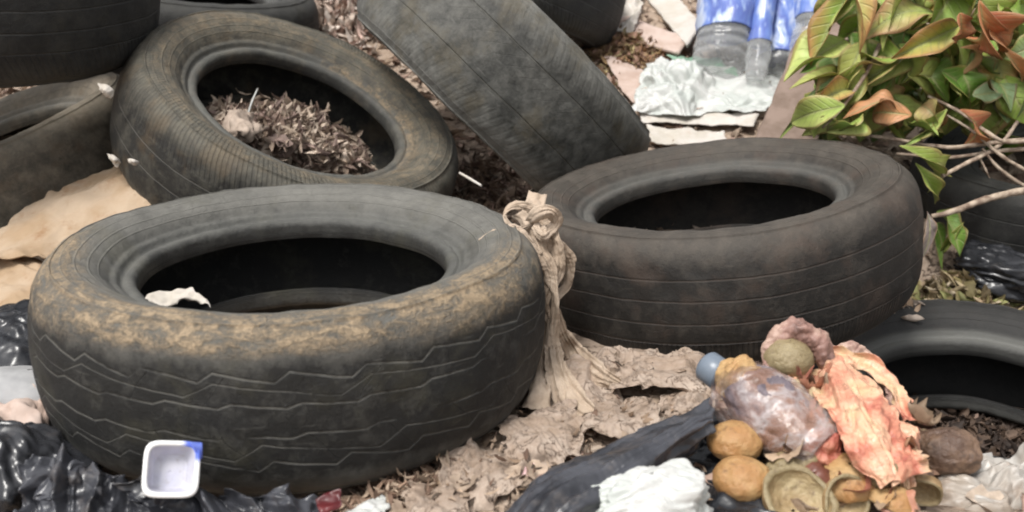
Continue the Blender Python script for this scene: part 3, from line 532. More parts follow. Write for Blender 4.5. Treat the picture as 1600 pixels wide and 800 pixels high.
m = Mat('soiled_beige_paper'); n1 = m.noise(9, 6, .65); n2 = m.noise(45, 6, .7, off=3, dist=.6); n3 = m.noise(210, 4, .7, off=5)
c = m.ramp(n1 * .5 + n2 * .5, [(.34, (.17, .12, .085)), (.43, (.29, .22, .168)), (.54, (.37, .295, .24)), (.66, (.46, .385, .32))]); crk = 1.0 - (m.noise(19, 5, .7, off=8, dist=1.0) - .5).abs().ss(.0, .018)
c = m.mix(crk * n1.ss(.4, .55) * .7, c, (.11, .07, .045)); c = m.mix(n3.ss(.58, .72) * .45, c, (.15, .10, .07)); m.set(Base_Color=c, Roughness=.95, **{'Specular_IOR_Level': .12}); m.bump(n2 + n3 * .5 - crk * .9, .7, .003); GROUNDPAPER = m.m
for k, (cx, cy, w, h, an, lb) in enumerate(((905, 590, 130, 70, .2, 'crumpled beige paper spread directly below the knotted cloth'), (1035, 585, 150, 66, -.1, 'crumpled beige paper under the brown dusty tyre, left of the blue grey cap'),
      (960, 650, 150, 70, .1, 'crumpled beige paper against the upper edge of the taut black bag'), (845, 685, 130, 80, .35, 'crumpled beige paper between the dark crumbs and the taut black bag'), (752, 745, 120, 90, .5, 'crumpled beige paper at the bottom, left of the pink scrap'), (680, 790, 110, 70, .2, 'crumpled beige paper on the bottom edge right of the bark slivers'), (1075, 630, 90, 46, -.3, 'small crumpled beige paper at the pointed end of the taut black bag'))):
    rows = []
    for a in (-1, -.35, .35, 1):
        row = []
        for b in (-1, -.35, .35, 1):
            x = cx + (b * math.cos(an) + a * math.sin(an) * .6) * w * .5; y = cy + (a * math.cos(an) - b * math.sin(an) * .8) * h * .5; row.append((x, y, Z(x, y, .012 + .012 * (1 - max(abs(a), abs(b))))))
        rows.append(row)
    sheet('crumpled_paper', rows, GROUNDPAPER, nu=130, nv=180, amp=.012, scale=.085, edge=.010, seed=400 + k, folds=(.004, 2.2, 3, 60 + k), drape=.003, label=lb, cat='paper', group='beige paper trodden into the ground')

rs = np.random.RandomState(44); pts = []; 
for k in range(230):
    x, y = rs.uniform(640, 1120), rs.uniform(560, 790); 
    if (y - 560) < (790 - x) * .9 - 60: continue
    pts.append(at(x, y, Z(x, y, .012 + rs.rand() * .012)))
leaf_cloud('grit_and_stalks', np.array(pts), rs.uniform(.006, .022, len(pts)), pick(rs, len(pts), [(.13, .08, .055), (.26, .18, .12), (.07, .05, .035), (.4, .3, .22)]), LEAF, seed=45, tilt=.3, wid=(.1, .6))
# ------------------------------------------------------------------ uphill: white bag, papers, boards, bottles
sheet('white_bag', [[(1010, 100, 2.55), (1040, 92, 2.56), (1085, 96, 2.56), (1125, 120, 2.53), (1165, 128, 2.53), (1225, 118, 2.54)], [(1000, 125, 2.47), (1040, 112, 2.44), (1085, 115, 2.44), (1125, 140, 2.45), (1165, 145, 2.45), (1222, 135, 2.47)], [(990, 155, 2.38), (1035, 150, 2.36), (1080, 150, 2.35), (1125, 165, 2.38), (1165, 165, 2.38), (1212, 165, 2.38)], [(985, 180, 2.34), (1030, 185, 2.33), (1080, 190, 2.31), (1120, 194, 2.33), (1160, 195, 2.33), (1195, 195, 2.33)]], WHITEBAG, nu=150, nv=190, amp=.026, scale=.085, seed=91, drape=.03, label='bright white plastic bag spread on the slope in front of the blue-labelled bottles', cat='bag')
PP = [([[(945, 118, 2.60), (975, 122, 2.58), (1015, 140, 2.52)], [(975, 165, 2.42), (1005, 175, 2.40), (1040, 180, 2.38)], [(1000, 190, 2.36), (1050, 195, 2.35), (1100, 200, 2.35)]], 'pinkish flat paper sheet along the edge of the leaning wide tyre', PINKPAPER),
      ([[(995, 180, 2.37), (1060, 190, 2.35), (1120, 197, 2.34), (1185, 200, 2.33)], [(1005, 200, 2.31), (1060, 208, 2.30), (1120, 214, 2.29), (1178, 216, 2.28)]], 'cream paper layer directly below the bright white bag', PAPER),
      ([[(1008, 205, 2.29), (1060, 214, 2.28), (1130, 220, 2.27)], [(1018, 224, 2.22), (1070, 230, 2.22), (1140, 232, 2.22)]], 'lowest cream paper layer behind the brown dusty tyre', PAPER)]
for k, (cg, lb, mt) in enumerate(PP):
    sheet('paper_sheet', cg, mt, nu=60, nv=50, amp=.006, scale=.06, drape=.022, edge=.004, thick=.002, seed=95 + k, label=lb, cat='paper')
def slab(name, a, b, c, d, th, mat, label, cat, seed=0):
    # stiff board: four corners, real thickness, slightly worn edges
    sheet(name, [[a, b], [c, d]], mat, nu=24, nv=24, amp=.0015, scale=.08, edge=.0025, thick=th, seed=seed, label=label, cat=cat)
slab('pale_board', (1000, -14, 3.02), (1040, -22, 3.05), (1072, 72, 2.62), (1098, 40, 2.68), .012, PAPER, 'flat pale board slanting down towards the bottles from the top edge', 'board', 101)
slab('pale_board', (925, 45, 2.8), (935, 10, 2.9), (1060, 85, 2.6), (1075, 62, 2.66), .010, PINKPAPER, 'pinkish grey strip of board lying across the dead brown leaves', 'board', 102)
sheet('cream_paper_heap', [[(925, -10, 3.0), (960, -12, 3.0), (1005, -8, 3.0)], [(922, 20, 2.85), (955, 15, 2.83), (1000, 22, 2.82)], [(920, 48, 2.72), (950, 50, 2.70), (990, 48, 2.72)]], PAPER, nu=70, nv=70, amp=.03, scale=.09, seed=103, drape=.02, label='crumpled cream paper above the brown dead leaves by the dark tyre', cat='paper')
slab('brown_board', (1252, 45, 2.52), (1318, 40, 2.50), (1180, 222, 2.16), (1275, 235, 2.12), .01, plastic_mat('brown_grey_board', (.17, .125, .10), (.24, .18, .15), rough=.9, dirt=.4, dirtcol=(.1, .07, .05), spec=.15), 'brown grey board leaning between the white bag and the green leaves', 'board', 104)
sheet('green_net_scrap', [[(1040, 85, 2.62), (1080, 88, 2.60), (1120, 92, 2.58)], [(1060, 105, 2.56), (1100, 112, 2.52), (1150, 112, 2.50)], [(1095, 125, 2.50), (1125, 138, 2.46), (1160, 134, 2.46)]], plastic_mat('green_film', (.20, .36, .26), (.34, .50, .38), rough=.4, trans=.25, dirt=.2), nu=44, nv=40, amp=.008, scale=.05, seed=105, label='green plastic scrap tucked under the blue-labelled bottles', cat='plastic scrap')

# ribbed clear bottles with blue labels, caps uphill
m = Mat('clear_bottle_plastic'); lw = m.N.new('ShaderNodeLayerWeight'); lw.inputs[0].default_value = .35
m.set(Base_Color=(.55, .56, .56), Roughness=.14, **{'Specular_IOR_Level': .8}); tp = m.N.new('ShaderNodeBsdfTransparent'); mx = m.N.new('ShaderNodeMixShader'); fac = m.x(lw.outputs['Facing']) * .5 + .22
m.L(fac.clamp().s, mx.inputs[0]); m.L(tp.outputs[0], mx.inputs[1]); m.L(m.b.outputs[0], mx.inputs[2]); m.L(mx.outputs[0], m.out.inputs[0]); m.bump(m.noise(30, 3, .6), .5, .003); CLEAR = m.m
m = Mat('blue_label'); n = m.noise(22, 3, .6, stretch=(1, 1, .35)); c = m.ramp(n, [(.34, (.42, .47, .58)), (.45, (.12, .19, .46)), (.56, (.09, .13, .38)), (.62, (.24, .32, .54)), (.72, (.6, .66, .78))]); m.set(Base_Color=c, Roughness=.3); m.bump(m.noise(60, 3, .6), .4, .002); LABEL = m.m
m = Mat('blue_cap_plastic'); m.set(Base_Color=m.mix(m.noise(30).ss(.4, .6), (.05, .12, .4), (.1, .2, .5)), Roughness=.4); CAP = m.m
def bottle(base, axis, length, rad, label, squash=.85, seed=0, lab=(.34, .72), group='clear bottles with blue labels'):
    root = empty('water_bottle', base); root.rotation_mode = 'QUATERNION'; root.rotation_quaternion = Vector(axis).to_track_quat('Z', 'Y'); tag(root, label, 'bottle', group)
    nv = 120; s = np.linspace(0, 1, nv); r = np.ones(nv) * 1.0
    r = np.where(s < .05, .80 + .2 * np.sin(s / .05 * np.pi / 2), r); r = np.where((s > .06) & (s < lab[0]) , 1 - .035 * (np.sin((s - .06) * 110) > .2), r)
    t = np.clip((s - .76) / .17, 0, 1); r = r * (1 - .76 * t * t * (3 - 2 * t))
    nu = 64; th = np.linspace(0, 2 * np.pi, nu, endpoint=False)
    P = np.stack([np.cos(th)[:, None] * r * rad, np.sin(th)[:, None] * r * rad * squash, np.broadcast_to(s * length, (nu, nv))], -1)
    P[..., :2] *= (1 + .15 * crumple(P, .10, seed)[..., None] * (1 - t)[None, :, None] - .02)
    mesh_obj('body', P.reshape(-1, 3), gridfaces(nu, nv, True, False).tolist() + [list(range(0, nu * nv, nv))[::-1]], CLEAR, root)
    a, b = int(lab[0] * nv), int(lab[1] * nv); Q = P[:, a:b].copy(); Q[..., :2] *= 1.02
    mesh_obj('label', Q.reshape(-1, 3), gridfaces(nu, b - a, True, False), LABEL, root, thick=.0006)
    cp = np.array([(0, .93), (.3, .93), (.3, 1.0), (.27, 1.012), (0, 1.012)]); C_ = np.stack([np.cos(th)[:, None] * cp[:, 0] * rad, np.sin(th)[:, None] * cp[:, 0] * rad, np.broadcast_to(cp[:, 1] * length, (nu, 5))], -1)
    mesh_obj('cap', C_.reshape(-1, 3), gridfaces(nu, 5, True, False), CAP, root, smooth=False)
    return root
def bottle_px(a, b, rad, label, **k):
    A, B = at(*a), at(*b); return bottle(A, B - A, float(np.linalg.norm(B - A)), rad, label, **k)
bottle_px((1124, 108, 2.48), (1150, -150, 2.75), .070, 'big dented clear bottle with a blue label, leftmost of the water bottles', seed=1, lab=(.20, .74))
bottle_px((1180, 122, 2.42), (1212, -130, 2.70), .028, 'slim crushed clear bottle between the two wider blue-labelled ones', seed=2, lab=(.2, .70))
bottle_px((1216, 112, 2.50), (1240, -120, 2.76), .052, 'squashed clear bottle with dark blue label, right of the slim bottle', seed=3, lab=(.08, .74))
bottle_px((1262, 100, 2.46), (1276, -110, 2.72), .046, 'clear bottle with blue and white label, nearest to the green leaves', seed=4, lab=(.30, .74))

# ------------------------------------------------------------------ square plastic cup leaning on the front tyre
def cup():
    W0, W1, dep = .0215, .0165, .020; root = empty('plastic_cup', at(268, 733, .868)); root.rotation_mode = 'QUATERNION'
    look = (Vector((0, 0, CH)) - root.location).normalized() + Vector((.1, 0, .18)); root.rotation_quaternion = look.to_track_quat('Z', 'Y') @ Matrix.Rotation(R(-14), 3, 'Z').to_quaternion()
    tag(root, 'small square white plastic cup with a blue smear, open side towards the viewer', 'cup')
    def sq(w, z, n=64, p=5.):
        t = np.linspace(0, 2 * np.pi, n, endpoint=False); c, s = np.cos(t), np.sin(t); k = (np.abs(c) ** p + np.abs(s) ** p) ** (-1 / p); return np.stack([c * k * w, s * k * w * 1.04, 0 * t + z], 1)
    body = np.stack([sq(W0, 0), sq(W0 * .97, -.003), sq(W0 * .88, -dep * .5), sq(W1, -dep + .003), sq(W1 * .85, -dep), sq(.00005, -dep)], 1); body = np.swapaxes(cr(np.swapaxes(body, 0, 1), 30), 0, 1)
    mt = plastic_mat('cup_plastic', (.66, .66, .76), (.74, .74, .80), rough=.22, trans=.3, dirt=.3, bump=.2, scale=60)
    mesh_obj('bowl', body.reshape(-1, 3), gridfaces(64, 30, True, False), mt, root, thick=.0008)
    rim = np.stack([sq(W0, -.0012), sq(W0, .001), sq(W0 + .0018, .0020), sq(W0 + .0045, .0014), sq(W0 + .0048, -.001), sq(W0 + .0025, -.0004), sq(W0, -.0012)], 1)
    mm_ = Mat('cup_rim'); nn = mm_.noise(26, 2, .5, off=2.2); g = mm_.N.new('ShaderNodeSeparateXYZ'); mm_.L(mm_.tc.outputs['Object'], g.inputs[0]); xx, yy = mm_.x(g.outputs[0]), mm_.x(g.outputs[1])
    c = mm_.mix(mm_.noise(120, 4, .7).ss(.52, .7) * .4, c, (.35, .3, .24)) if False else mm_.mix((xx.ss(.006, .014) * yy.ss(.004, .012)).clamp(), (.80, .80, .80), (.10, .16, .62)); mm_.set(Base_Color=c, Roughness=.3)
    mesh_obj('rim', rim.reshape(-1, 3), gridfaces(64, 7, True, False), mm_.m, root)
    lid = cr(np.array([[(.012, .027, -.006), (.027, .028, -.010)], [(.015, .0255, .0032), (.027, .024, .001)], [(.021, .017, .0036), (.028, .010, -.003)]]), 12); lid = np.swapaxes(cr(np.swapaxes(lid, 0, 1), 12), 0, 1)
    mesh_obj('torn_foil', lid.reshape(-1, 3), gridfaces(12, 12), plastic_mat('blue_foil', (.08, .12, .5), (.2, .28, .7), rough=.3, dirt=0), root, thick=.0004)
cup()

# ------------------------------------------------------------------ fruit waste heap, lower right
def peelmat(name, a, b, c_=(.25, .12, .05)): 
    m = Mat(name); n = m.noise(26, 5, .6); c = m.mix(n.ss(.35, .65), a, b); c = m.mix(m.noise(70, 5, .7, off=3).ss(.54, .7) * .7, c, c_); m.set(Base_Color=c, Roughness=n * .35 + .22); m.bump(m.noise(220, 4, .7) * .8 + n * .6 + m.noise(90, 5, .7, dist=1.2), .8, .0025); return m.m
ORANGE = peelmat('orange_peel_skin', (.36, .185, .07), (.44, .28, .125), (.15, .08, .04)); HUSK = peelmat('dried_husk', (.27, .17, .08), (.38, .27, .14), (.10, .055, .03)); PITH = peelmat('pith', (.38, .30, .17), (.32, .23, .12), (.13, .08, .04)); PALE = peelmat('pale_rind', (.27, .215, .12), (.22, .17, .09), (.12, .08, .045)); DARKR = peelmat('rotten_brown', (.10, .06, .042), (.20, .125, .08), (.035, .022, .018))
FG = 'fruit and peel in the waste heap'
def fruit(px, py, Y, r, mat, label, rot=(0, 0, 0), sq=(1, .95, .8), seed=0, amp=.06):
    lump('orange_fruit', at(px, py, Y), (r * sq[0], r * sq[1], r * sq[2]), mat, rot=rot, amp=amp + .02, scale=.6, seed=seed, soft=.85, nu=110, nv=80, label=label, cat='fruit', group=FG)
def half(px, py, Y, r, tilt, label, seed=0, outer=None, name='fruit_half', flat=.8):
    root = empty(name, at(px, py, Y)); root.rotation_mode = 'XYZ'; root.rotation_euler = tuple(R(a) for a in tilt); tag(root, label, 'fruit', FG)
    nu, nv = 72, 30; th = np.linspace(0, 2 * np.pi, nu, endpoint=False); p = np.linspace(np.pi - .05, np.pi * .48, nv)
    def dome(rr, zz): return np.stack([np.cos(th)[:, None] * np.sin(p) * rr, np.sin(th)[:, None] * np.sin(p) * rr, np.broadcast_to(np.cos(p) * rr * zz, (nu, nv))], -1)
    wob = lambda P: P * (1 + .16 * fbm(P, r * .7, 4, seed))[..., None]
    O = wob(dome(r, flat)); I = wob(dome(r * .84, flat * .86)) + np.array([0, 0, .0]); I = I + gridnormals(I, True) * (.0016 * fbm(I, .006, 3, seed))[..., None]
    mesh_obj('peel', O.reshape(-1, 3), gridfaces(nu, nv, True, False), outer or ORANGE, root); mesh_obj('pith', I.reshape(-1, 3), gridfaces(nu, nv, True, False)[:, ::-1], PITH, root)
    rr = cr(np.stack([O[:, -1], (O[:, -1] + I[:, -1]) / 2 + [0, 0, .0015], I[:, -1]]), 6); mesh_obj('cut_edge', rr.transpose(1, 0, 2).reshape(-1, 3), gridfaces(nu, 6, True, False)[:, ::-1], PALE, root)
fruit(1160, 750, Z(1160, 750, 0.035), .030, ORANGE, 'smooth orange brown fruit at the lower left of the fruit heap', seed=1, sq=(1, .95, .78))
half(1250, 782, Z(1250, 782, 0.034), .037, (32, 6, 0), 'large hollow fruit half facing up at the bottom edge', seed=2, outer=HUSK)
half(1328, 748, Z(1328, 748, 0.035), .030, (196, -12, 0), 'orange dome-shaped peel just right of the pale split fruit', seed=3, outer=ORANGE, flat=.75)
half(1325, 780, Z(1325, 780, 0.03), .026, (62, 25, 0), 'curled open fruit half beneath the orange dome-shaped peel', seed=4, outer=HUSK)
fruit(1240, 726, Z(1240, 726, 0.04), .026, PALE, 'pale wrinkled oval fruit lying directly below the end of the crushed bottle', seed=5, sq=(1.15, .8, .6), amp=.12, rot=(0, -20, 0))
half(1392, 790, Z(1392, 790, .02), .027, (165, 24, 0), 'small orange peel shell at the bottom edge right of the hollow halves', seed=6, outer=ORANGE)
fruit(1148, 690, Z(1148, 690, 0.05), .030, ORANGE, 'orange fruit half hidden under the left end of the pink bag', seed=7, sq=(1, .9, .75))
fruit(1232, 562, Z(1232, 562, 0.085), .030, PALE, 'pale yellow green fruit at the top of the heap beneath the brown pink strip', seed=8, sq=(1, .9, .85), amp=.08)
fruit(1478, 706, Z(1478, 706, 0.01), .034, DARKR, 'rotten brown fruit at the right end of the heap before the half buried tyre', seed=9, sq=(1.1, .9, .8), amp=.16)
fruit(1372, 738, Z(1372, 738, 0.045), .024, PALE, 'olive pale fruit under the lower end of the salmon strip', seed=10, amp=.12)
half(1440, 770, Z(1440, 770, .012), .022, (120, 40, 0), 'dull orange peel piece left of the milky bag', seed=11, outer=HUSK)
fruit(1272, 642, Z(1272, 642, 0.04), .030, HUSK, 'yellowish fruit in the middle of the heap between pink bag and salmon strip', seed=12, sq=(1, .9, .7))
fruit(1345, 694, Z(1345, 694, 0.03), .026, HUSK, 'tan husk under the middle of the salmon strip', seed=13, sq=(1, .9, .8), amp=.15)
# core of the heap: rotting peel and leaf mass
rs = np.random.RandomState(90); n = 1300; px = rs.uniform(1115, 1445, n); py = rs.uniform(640, 820, n); px = np.where(py > 740, px + rs.rand(n) * 150, px); Yv = 1.22 - (py - 560) / 250 * .28 + rs.rand(n) * .05
pts = np.array([at(a, b, c) for a, b, c in zip(px, py, Yv)]); pts[:, 2] -= .03
leaf_cloud('rotting_peel_waste', pts, rs.uniform(.015, .045, n), pick(rs, n, [(.16, .1, .07), (.30, .19, .1), (.42, .28, .15), (.1, .06, .05), (.36, .22, .17)]), LEAF, seed=91, tilt=.8)
# pink tinted bag
m = Mat('pink_bag_film'); n1 = m.noise(13, 5, .65, dist=.5); n2 = m.noise(13, 5, .65, off=5.6, dist=.8)
c = m.ramp(n1, [(.30, (.30, .14, .10)), (.42, (.46, .30, .27)), (.52, (.56, .50, .50)), (.62, (.50, .38, .38)), (.75, (.28, .15, .10))]); c = m.mix(n2.ss(.50, .60) * .8, c, (.11, .09, .105)); c = m.mix(m.noise(30, 3, .6, off=9).ss(.60, .68), c, (.45, .12, .08))
m.set(Base_Color=c, Roughness=.26, **{'Specular_IOR_Level': .6}); m.bump(m.noise(70, 4, .6), .5, .002); PINKBAG = m.m
A_, B_ = at(1128, 588, 1.07), at(1292, 706, .955); pc = (A_ + B_) / 2
FILM = Mat('dirty_clear_film'); n1 = FILM.noise(13, 5, .65, dist=.5); c = FILM.ramp(n1, [(.36, (.20, .10, .06)), (.44, (.34, .20, .15)), (.51, (.50, .44, .43)), (.57, (.30, .19, .16)), (.64, (.09, .07, .075))])
FILM.set(Base_Color=c, Roughness=.22, **{'Specular_IOR_Level': .75}); FILM.bump(FILM.noise(60, 4, .7, dist=1), .7, .003); tp = FILM.N.new('ShaderNodeBsdfTransparent'); mx = FILM.N.new('ShaderNodeMixShader')
FILM.L((FILM.noise(11, 4, .6, off=7).ss(.38, .62) * .45 + .20).clamp().s, mx.inputs[0]); FILM.L(tp.outputs[0], mx.inputs[1]); FILM.L(FILM.b.outputs[0], mx.inputs[2]); FILM.L(mx.outputs[0], FILM.out.inputs[0])
pb = empty('crushed_bottle', pc); tag(pb, 'crushed dirty clear bottle with pinkish waste inside, left in the fruit heap', 'bottle'); pb.rotation_mode = 'QUATERNION'; pb.rotation_quaternion = Vector(B_ - A_).to_track_quat('Z', 'Y'); LB = float(np.linalg.norm(B_ - A_))
nu, nv = 150, 150; th = np.linspace(0, 2 * np.pi, nu, endpoint=False); sv = np.linspace(0, 1, nv)
rr = .044 * np.interp(sv, [0, .04, .16, .34, .6, .80, .86, .90, .97, 1], [.42, .55, .92, 1.06, 1.0, .86, .80, .86, .80, .66])
Pb = np.stack([np.cos(th)[:, None] * rr, np.sin(th)[:, None] * rr * .86, np.broadcast_to((sv - .5) * LB, (nu, nv))], -1)
h = crumple(Pb, .055, 611, 8); Pb[..., :2] *= (1 + .16 * h * np.interp(sv, [0, .2, .8, 1], [.3, 1, .7, .25])[None])[..., None]
mesh_obj('body', Pb.reshape(-1, 3), gridfaces(nu, nv, True, False).tolist(), FILM.m, pb)
bs_ = np.stack([np.cos(th)[:, None] * np.array([.66, .58, .5, .3, .02]) * .044, np.sin(th)[:, None] * np.array([.66, .58, .5, .3, .02]) * .044 * .86, np.broadcast_to(np.array([.5, .506, .47, .455, .46]) * LB, (nu, 5))], -1)
mesh_obj('base', bs_.reshape(-1, 3), gridfaces(nu, 5, True, False), FILM.m, pb)
RED = peelmat('red_pulp', (.38, .10, .07), (.48, .20, .13)); PURP = peelmat('grey_purple_pulp', (.09, .075, .09), (.20, .16, .18), (.04, .035, .035))
for nm, zc, rd, of, mt, sd in (('grey_pulp', -.01, (.037, .034, .050), (.0, .004), PURP, 1), ('red_pulp', .068, (.022, .022, .022), (0, 0), RED, 2), ('orange_pulp', -.052, (.030, .026, .026), (.004, .008), ORANGE, 3)):
    lump(nm, (of[0], of[1], zc), rd, mt, amp=.25, scale=.5, seed=610 + sd, parent=pb, origin=np.zeros(3), nu=70, nv=50)
zc = -LB / 2; t_ = np.linspace(0, 2 * np.pi, 48, endpoint=False); cp = np.array([(0, -.026), (.016, -.026), (.0185, -.023), (.019, .002), (.015, .004)])
CPM = plastic_mat('blue_grey_plastic', (.09, .12, .17), (.15, .18, .22), rough=.35)
mesh_obj('cap', np.stack([np.cos(t_)[:, None] * cp[:, 0], np.sin(t_)[:, None] * cp[:, 0], np.broadcast_to(cp[:, 1] + zc, (48, 5))], -1).reshape(-1, 3), gridfaces(48, 5, True, False)[:, ::-1], CPM, pb)
lump('dark_red_peel', at(1312, 690, 1.02), (.026, .025, .034), peelmat('dark_red_rot', (.10, .035, .035), (.2, .07, .06), (.32, .18, .14)), amp=.35, scale=.5, seed=114, label='dark red rotten crumple at the right end of the pink bag', cat='peel')
# salmon strips of skin / plastic
m = Mat('salmon_film'); n1 = m.noise(18, 5, .6, dist=.4); c = m.ramp(n1, [(.30, (.34, .08, .055)), (.40, (.55, .23, .15)), (.50, (.66, .38, .25)), (.60, (.60, .42, .25)), (.70, (.42, .11, .08))]); c = m.mix(m.noise(60, 5, .7, off=2, dist=1).ss(.54, .66) * .6, c, (.22, .09, .06)); m.set(Base_Color=c, Roughness=.33); m.bump(m.noise(90, 4, .7, dist=1), .8, .003); SALMON = m.m
m = Mat('brown_pink_skin'); c = m.ramp(m.noise(22, 5, .65), [(.34, (.11, .06, .05)), (.48, (.28, .16, .13)), (.62, (.42, .29, .23))]); m.set(Base_Color=c, Roughness=.55); m.bump(m.noise(90, 4, .6), .6, .002); BROWNSKIN = m.m
sc = empty('salmon_plastic_wrap', at(1330, 640, 1.1)); tag(sc, 'torn salmon pink wrap draped over the fruit heap, its right end reddish', 'wrap')
K = dict(amp=.003, scale=.03, edge=.005, thick=.0004)
sh('broad_fold', [[(1228, 590, 1.106), (1262, 566, 1.125), (1300, 572, 1.134)], [(1260, 622, 1.068), (1292, 600, 1.073), (1325, 590, 1.106)], [(1290, 650, 1.030), (1322, 625, 1.035), (1352, 618, 1.068)], [(1318, 672, 1.002), (1348, 650, 1.002), (1376, 642, 1.030)], [(1350, 680, 0.983), (1378, 668, 0.978), (1402, 656, 1.002)], [(1384, 694, 0.964), (1408, 684, 0.959), (1436, 672, 0.983)], [(1392, 730, 0.945), (1418, 724, 0.940), (1442, 712, 0.964)], [(1404, 762, 0.931), (1426, 762, 0.931), (1442, 748, 0.945)]], SALMON, sc, nu=260, nv=110, seed=121, folds=(.011, 1.6, 2.4, 21), **K)
sh('lower_fold', [[(1262, 588, Z(1262, 588, .085)), (1300, 578, Z(1300, 578, .09)), (1345, 592, Z(1345, 592, .085))], [(1290, 640, Z(1290, 640, .085)), (1335, 625, Z(1335, 625, .095)), (1378, 622, Z(1378, 622, .085))], [(1318, 690, Z(1318, 690, .075)), (1362, 668, Z(1362, 668, .09)), (1406, 655, Z(1406, 655, .08))], [(1345, 728, Z(1345, 728, .06)), (1388, 705, Z(1388, 705, .078)), (1430, 690, Z(1430, 690, .065))], [(1385, 762, Z(1385, 762, .045)), (1415, 750, Z(1415, 750, .06)), (1444, 735, Z(1444, 735, .045))]], SALMON, sc, nu=200, nv=120, seed=127, folds=(.012, 1.6, 2.6, 31), **K)
sh('upper_fold', [[(1270, 560, 1.143), (1278, 545, 1.153)], [(1310, 570, 1.125), (1316, 552, 1.143)], [(1352, 585, 1.115), (1362, 562, 1.134)], [(1382, 612, 1.087), (1396, 594, 1.106)], [(1400, 640, 1.058), (1416, 624, 1.077)], [(1412, 662, 1.030), (1428, 652, 1.049)]], SALMON, sc, nu=180, nv=60, seed=122, folds=(.008, 1.2, 1.6, 22), **K)
sh('yellow_fold', [[(1222, 600, 1.068), (1260, 588, 1.068), (1290, 610, 1.058)], [(1262, 640, 1.021), (1296, 628, 1.021), (1322, 640, 1.030)], [(1306, 672, 0.997), (1322, 662, 0.997), (1338, 668, 1.002)]], plastic_mat('yellow_skin', (.42, .31, .17), (.47, .37, .24), rough=.5, dirt=.4, dirtcol=(.45, .2, .12)), sc, nu=110, nv=90, seed=123, folds=(.008, 1.2, 2, 23), **K)
bs = empty('brown_pink_peel', at(1280, 540, 1.2)); tag(bs, 'rolled brownish pink peel arching over the pale fruit at the top of the heap', 'peel')
o = tube('arched_roll', [(1196, 585, 1.10), (1200, 560, 1.12), (1208, 535, 1.13), (1230, 517, 1.135), (1258, 520, 1.135), (1280, 543, 1.13), (1292, 575, 1.12), (1302, 600, 1.10)], [.003, .007, .009, .012, .014, .013, .010, .004], BROWNSKIN, bs, origin=np.zeros(3), nu=160, nv=40, seed=5, rough=.65); o.location = -bs.location
sh('back_flap', [[(1290, 548, 1.212), (1300, 575, 1.182)], [(1325, 535, 1.221), (1340, 575, 1.182)], [(1360, 548, 1.221), (1372, 590, 1.172)], [(1385, 590, 1.192), (1385, 622, 1.143)], [(1418, 645, 1.133), (1405, 665, 1.103)]], BROWNSKIN, bs, nu=160, nv=90, seed=125, amp=.007, scale=.03, edge=.008, thick=.0006, folds=(.010, 3, 2, 24))
rs = np.random.RandomState(95); n = 190; px = rs.uniform(1210, 1450, n); py = rs.uniform(640, 775, n); hh = .050 - (py - 580) / 200 * .045
pts = np.array([at(a, b, Z(a, b, c - .012)) for a, b, c in zip(px, py, hh)])
leaf_cloud('torn_peel_scraps', pts, rs.uniform(.012, .04, n), pick(rs, n, [(.20, .12, .08), (.30, .17, .11), (.12, .07, .05), (.36, .26, .15), (.26, .10, .08), (.40, .22, .16)]), LEAF, seed=96, tilt=.7, wid=(.3, .9), jag=.6, curl=(.3, 2.4))
rs = np.random.RandomState(97); n = 34; px = rs.uniform(1215, 1440, n); py = 600 + (px - 1215) * .45 + rs.uniform(-40, 110, n)
pts = np.array([at(a, b, Z(a, b, max(.09 - (b - 580) / 200 * .055, .03))) for a, b in zip(px, np.minimum(py, 785))])
leaf_cloud('limp_peel_pieces', pts, rs.uniform(.025, .055, n), pick(rs, n, [(.50, .24, .16), (.46, .30, .19), (.34, .13, .09), (.30, .19, .14), (.50, .37, .26), (.16, .10, .08)]), SCRAPM, seed=98, tilt=.45, wid=(.4, 1.0), jag=.5, curl=(.6, 2.6), ns=12)
# milky bag, lower right corner
sheet('milky_plastic_bag', [[(1450, 760, 1.02), (1500, 728, 1.05), (1550, 705, 1.06), (1600, 700, 1.06), (1660, 700, 1.06)], [(1460, 785, .98), (1510, 760, 1.0), (1560, 740, 1.01), (1610, 735, 1.01), (1670, 740, 1.01)], [(1475, 830, .94), (1520, 810, .95), (1570, 800, .96), (1620, 800, .96), (1680, 800, .96)], [(1480, 880, .90), (1530, 870, .90), (1580, 870, .90), (1630, 870, .90), (1690, 870, .90)]], plastic_mat('milky_film', (.42, .36, .30), (.50, .48, .45), rough=.35, trans=.25, dirt=.55, dirtcol=(.30, .21, .15), scale=14), nu=150, nv=170, amp=.014, scale=.04, folds=(.006, 2, 3, 12), seed=131, label='crumpled milky beige plastic in the lower right corner', cat='plastic')
sheet('beige_paper_scrap', [[(1580, 490, 1.72), (1600, 478, 1.72), (1640, 480, 1.72)], [(1585, 515, 1.68), (1605, 520, 1.67), (1645, 520, 1.67)], [(1592, 545, 1.62), (1610, 550, 1.62), (1650, 550, 1.62)]], PINKPAPER, nu=26, nv=26, amp=.006, scale=.04, seed=132, label='beige paper scrap at the right edge on the half buried tyre', cat='paper scrap')
lump('black_bag', at(1585, 425, 1.78), (.11, .09, .055), BLACKBAG, rot=(0, 12, 0), amp=.2, scale=.55, seed=133, nu=150, nv=90, label='glossy black bag at the right edge between the twigs and the half buried tyre', cat='bag', stretch=(.6, 1, 1.5))
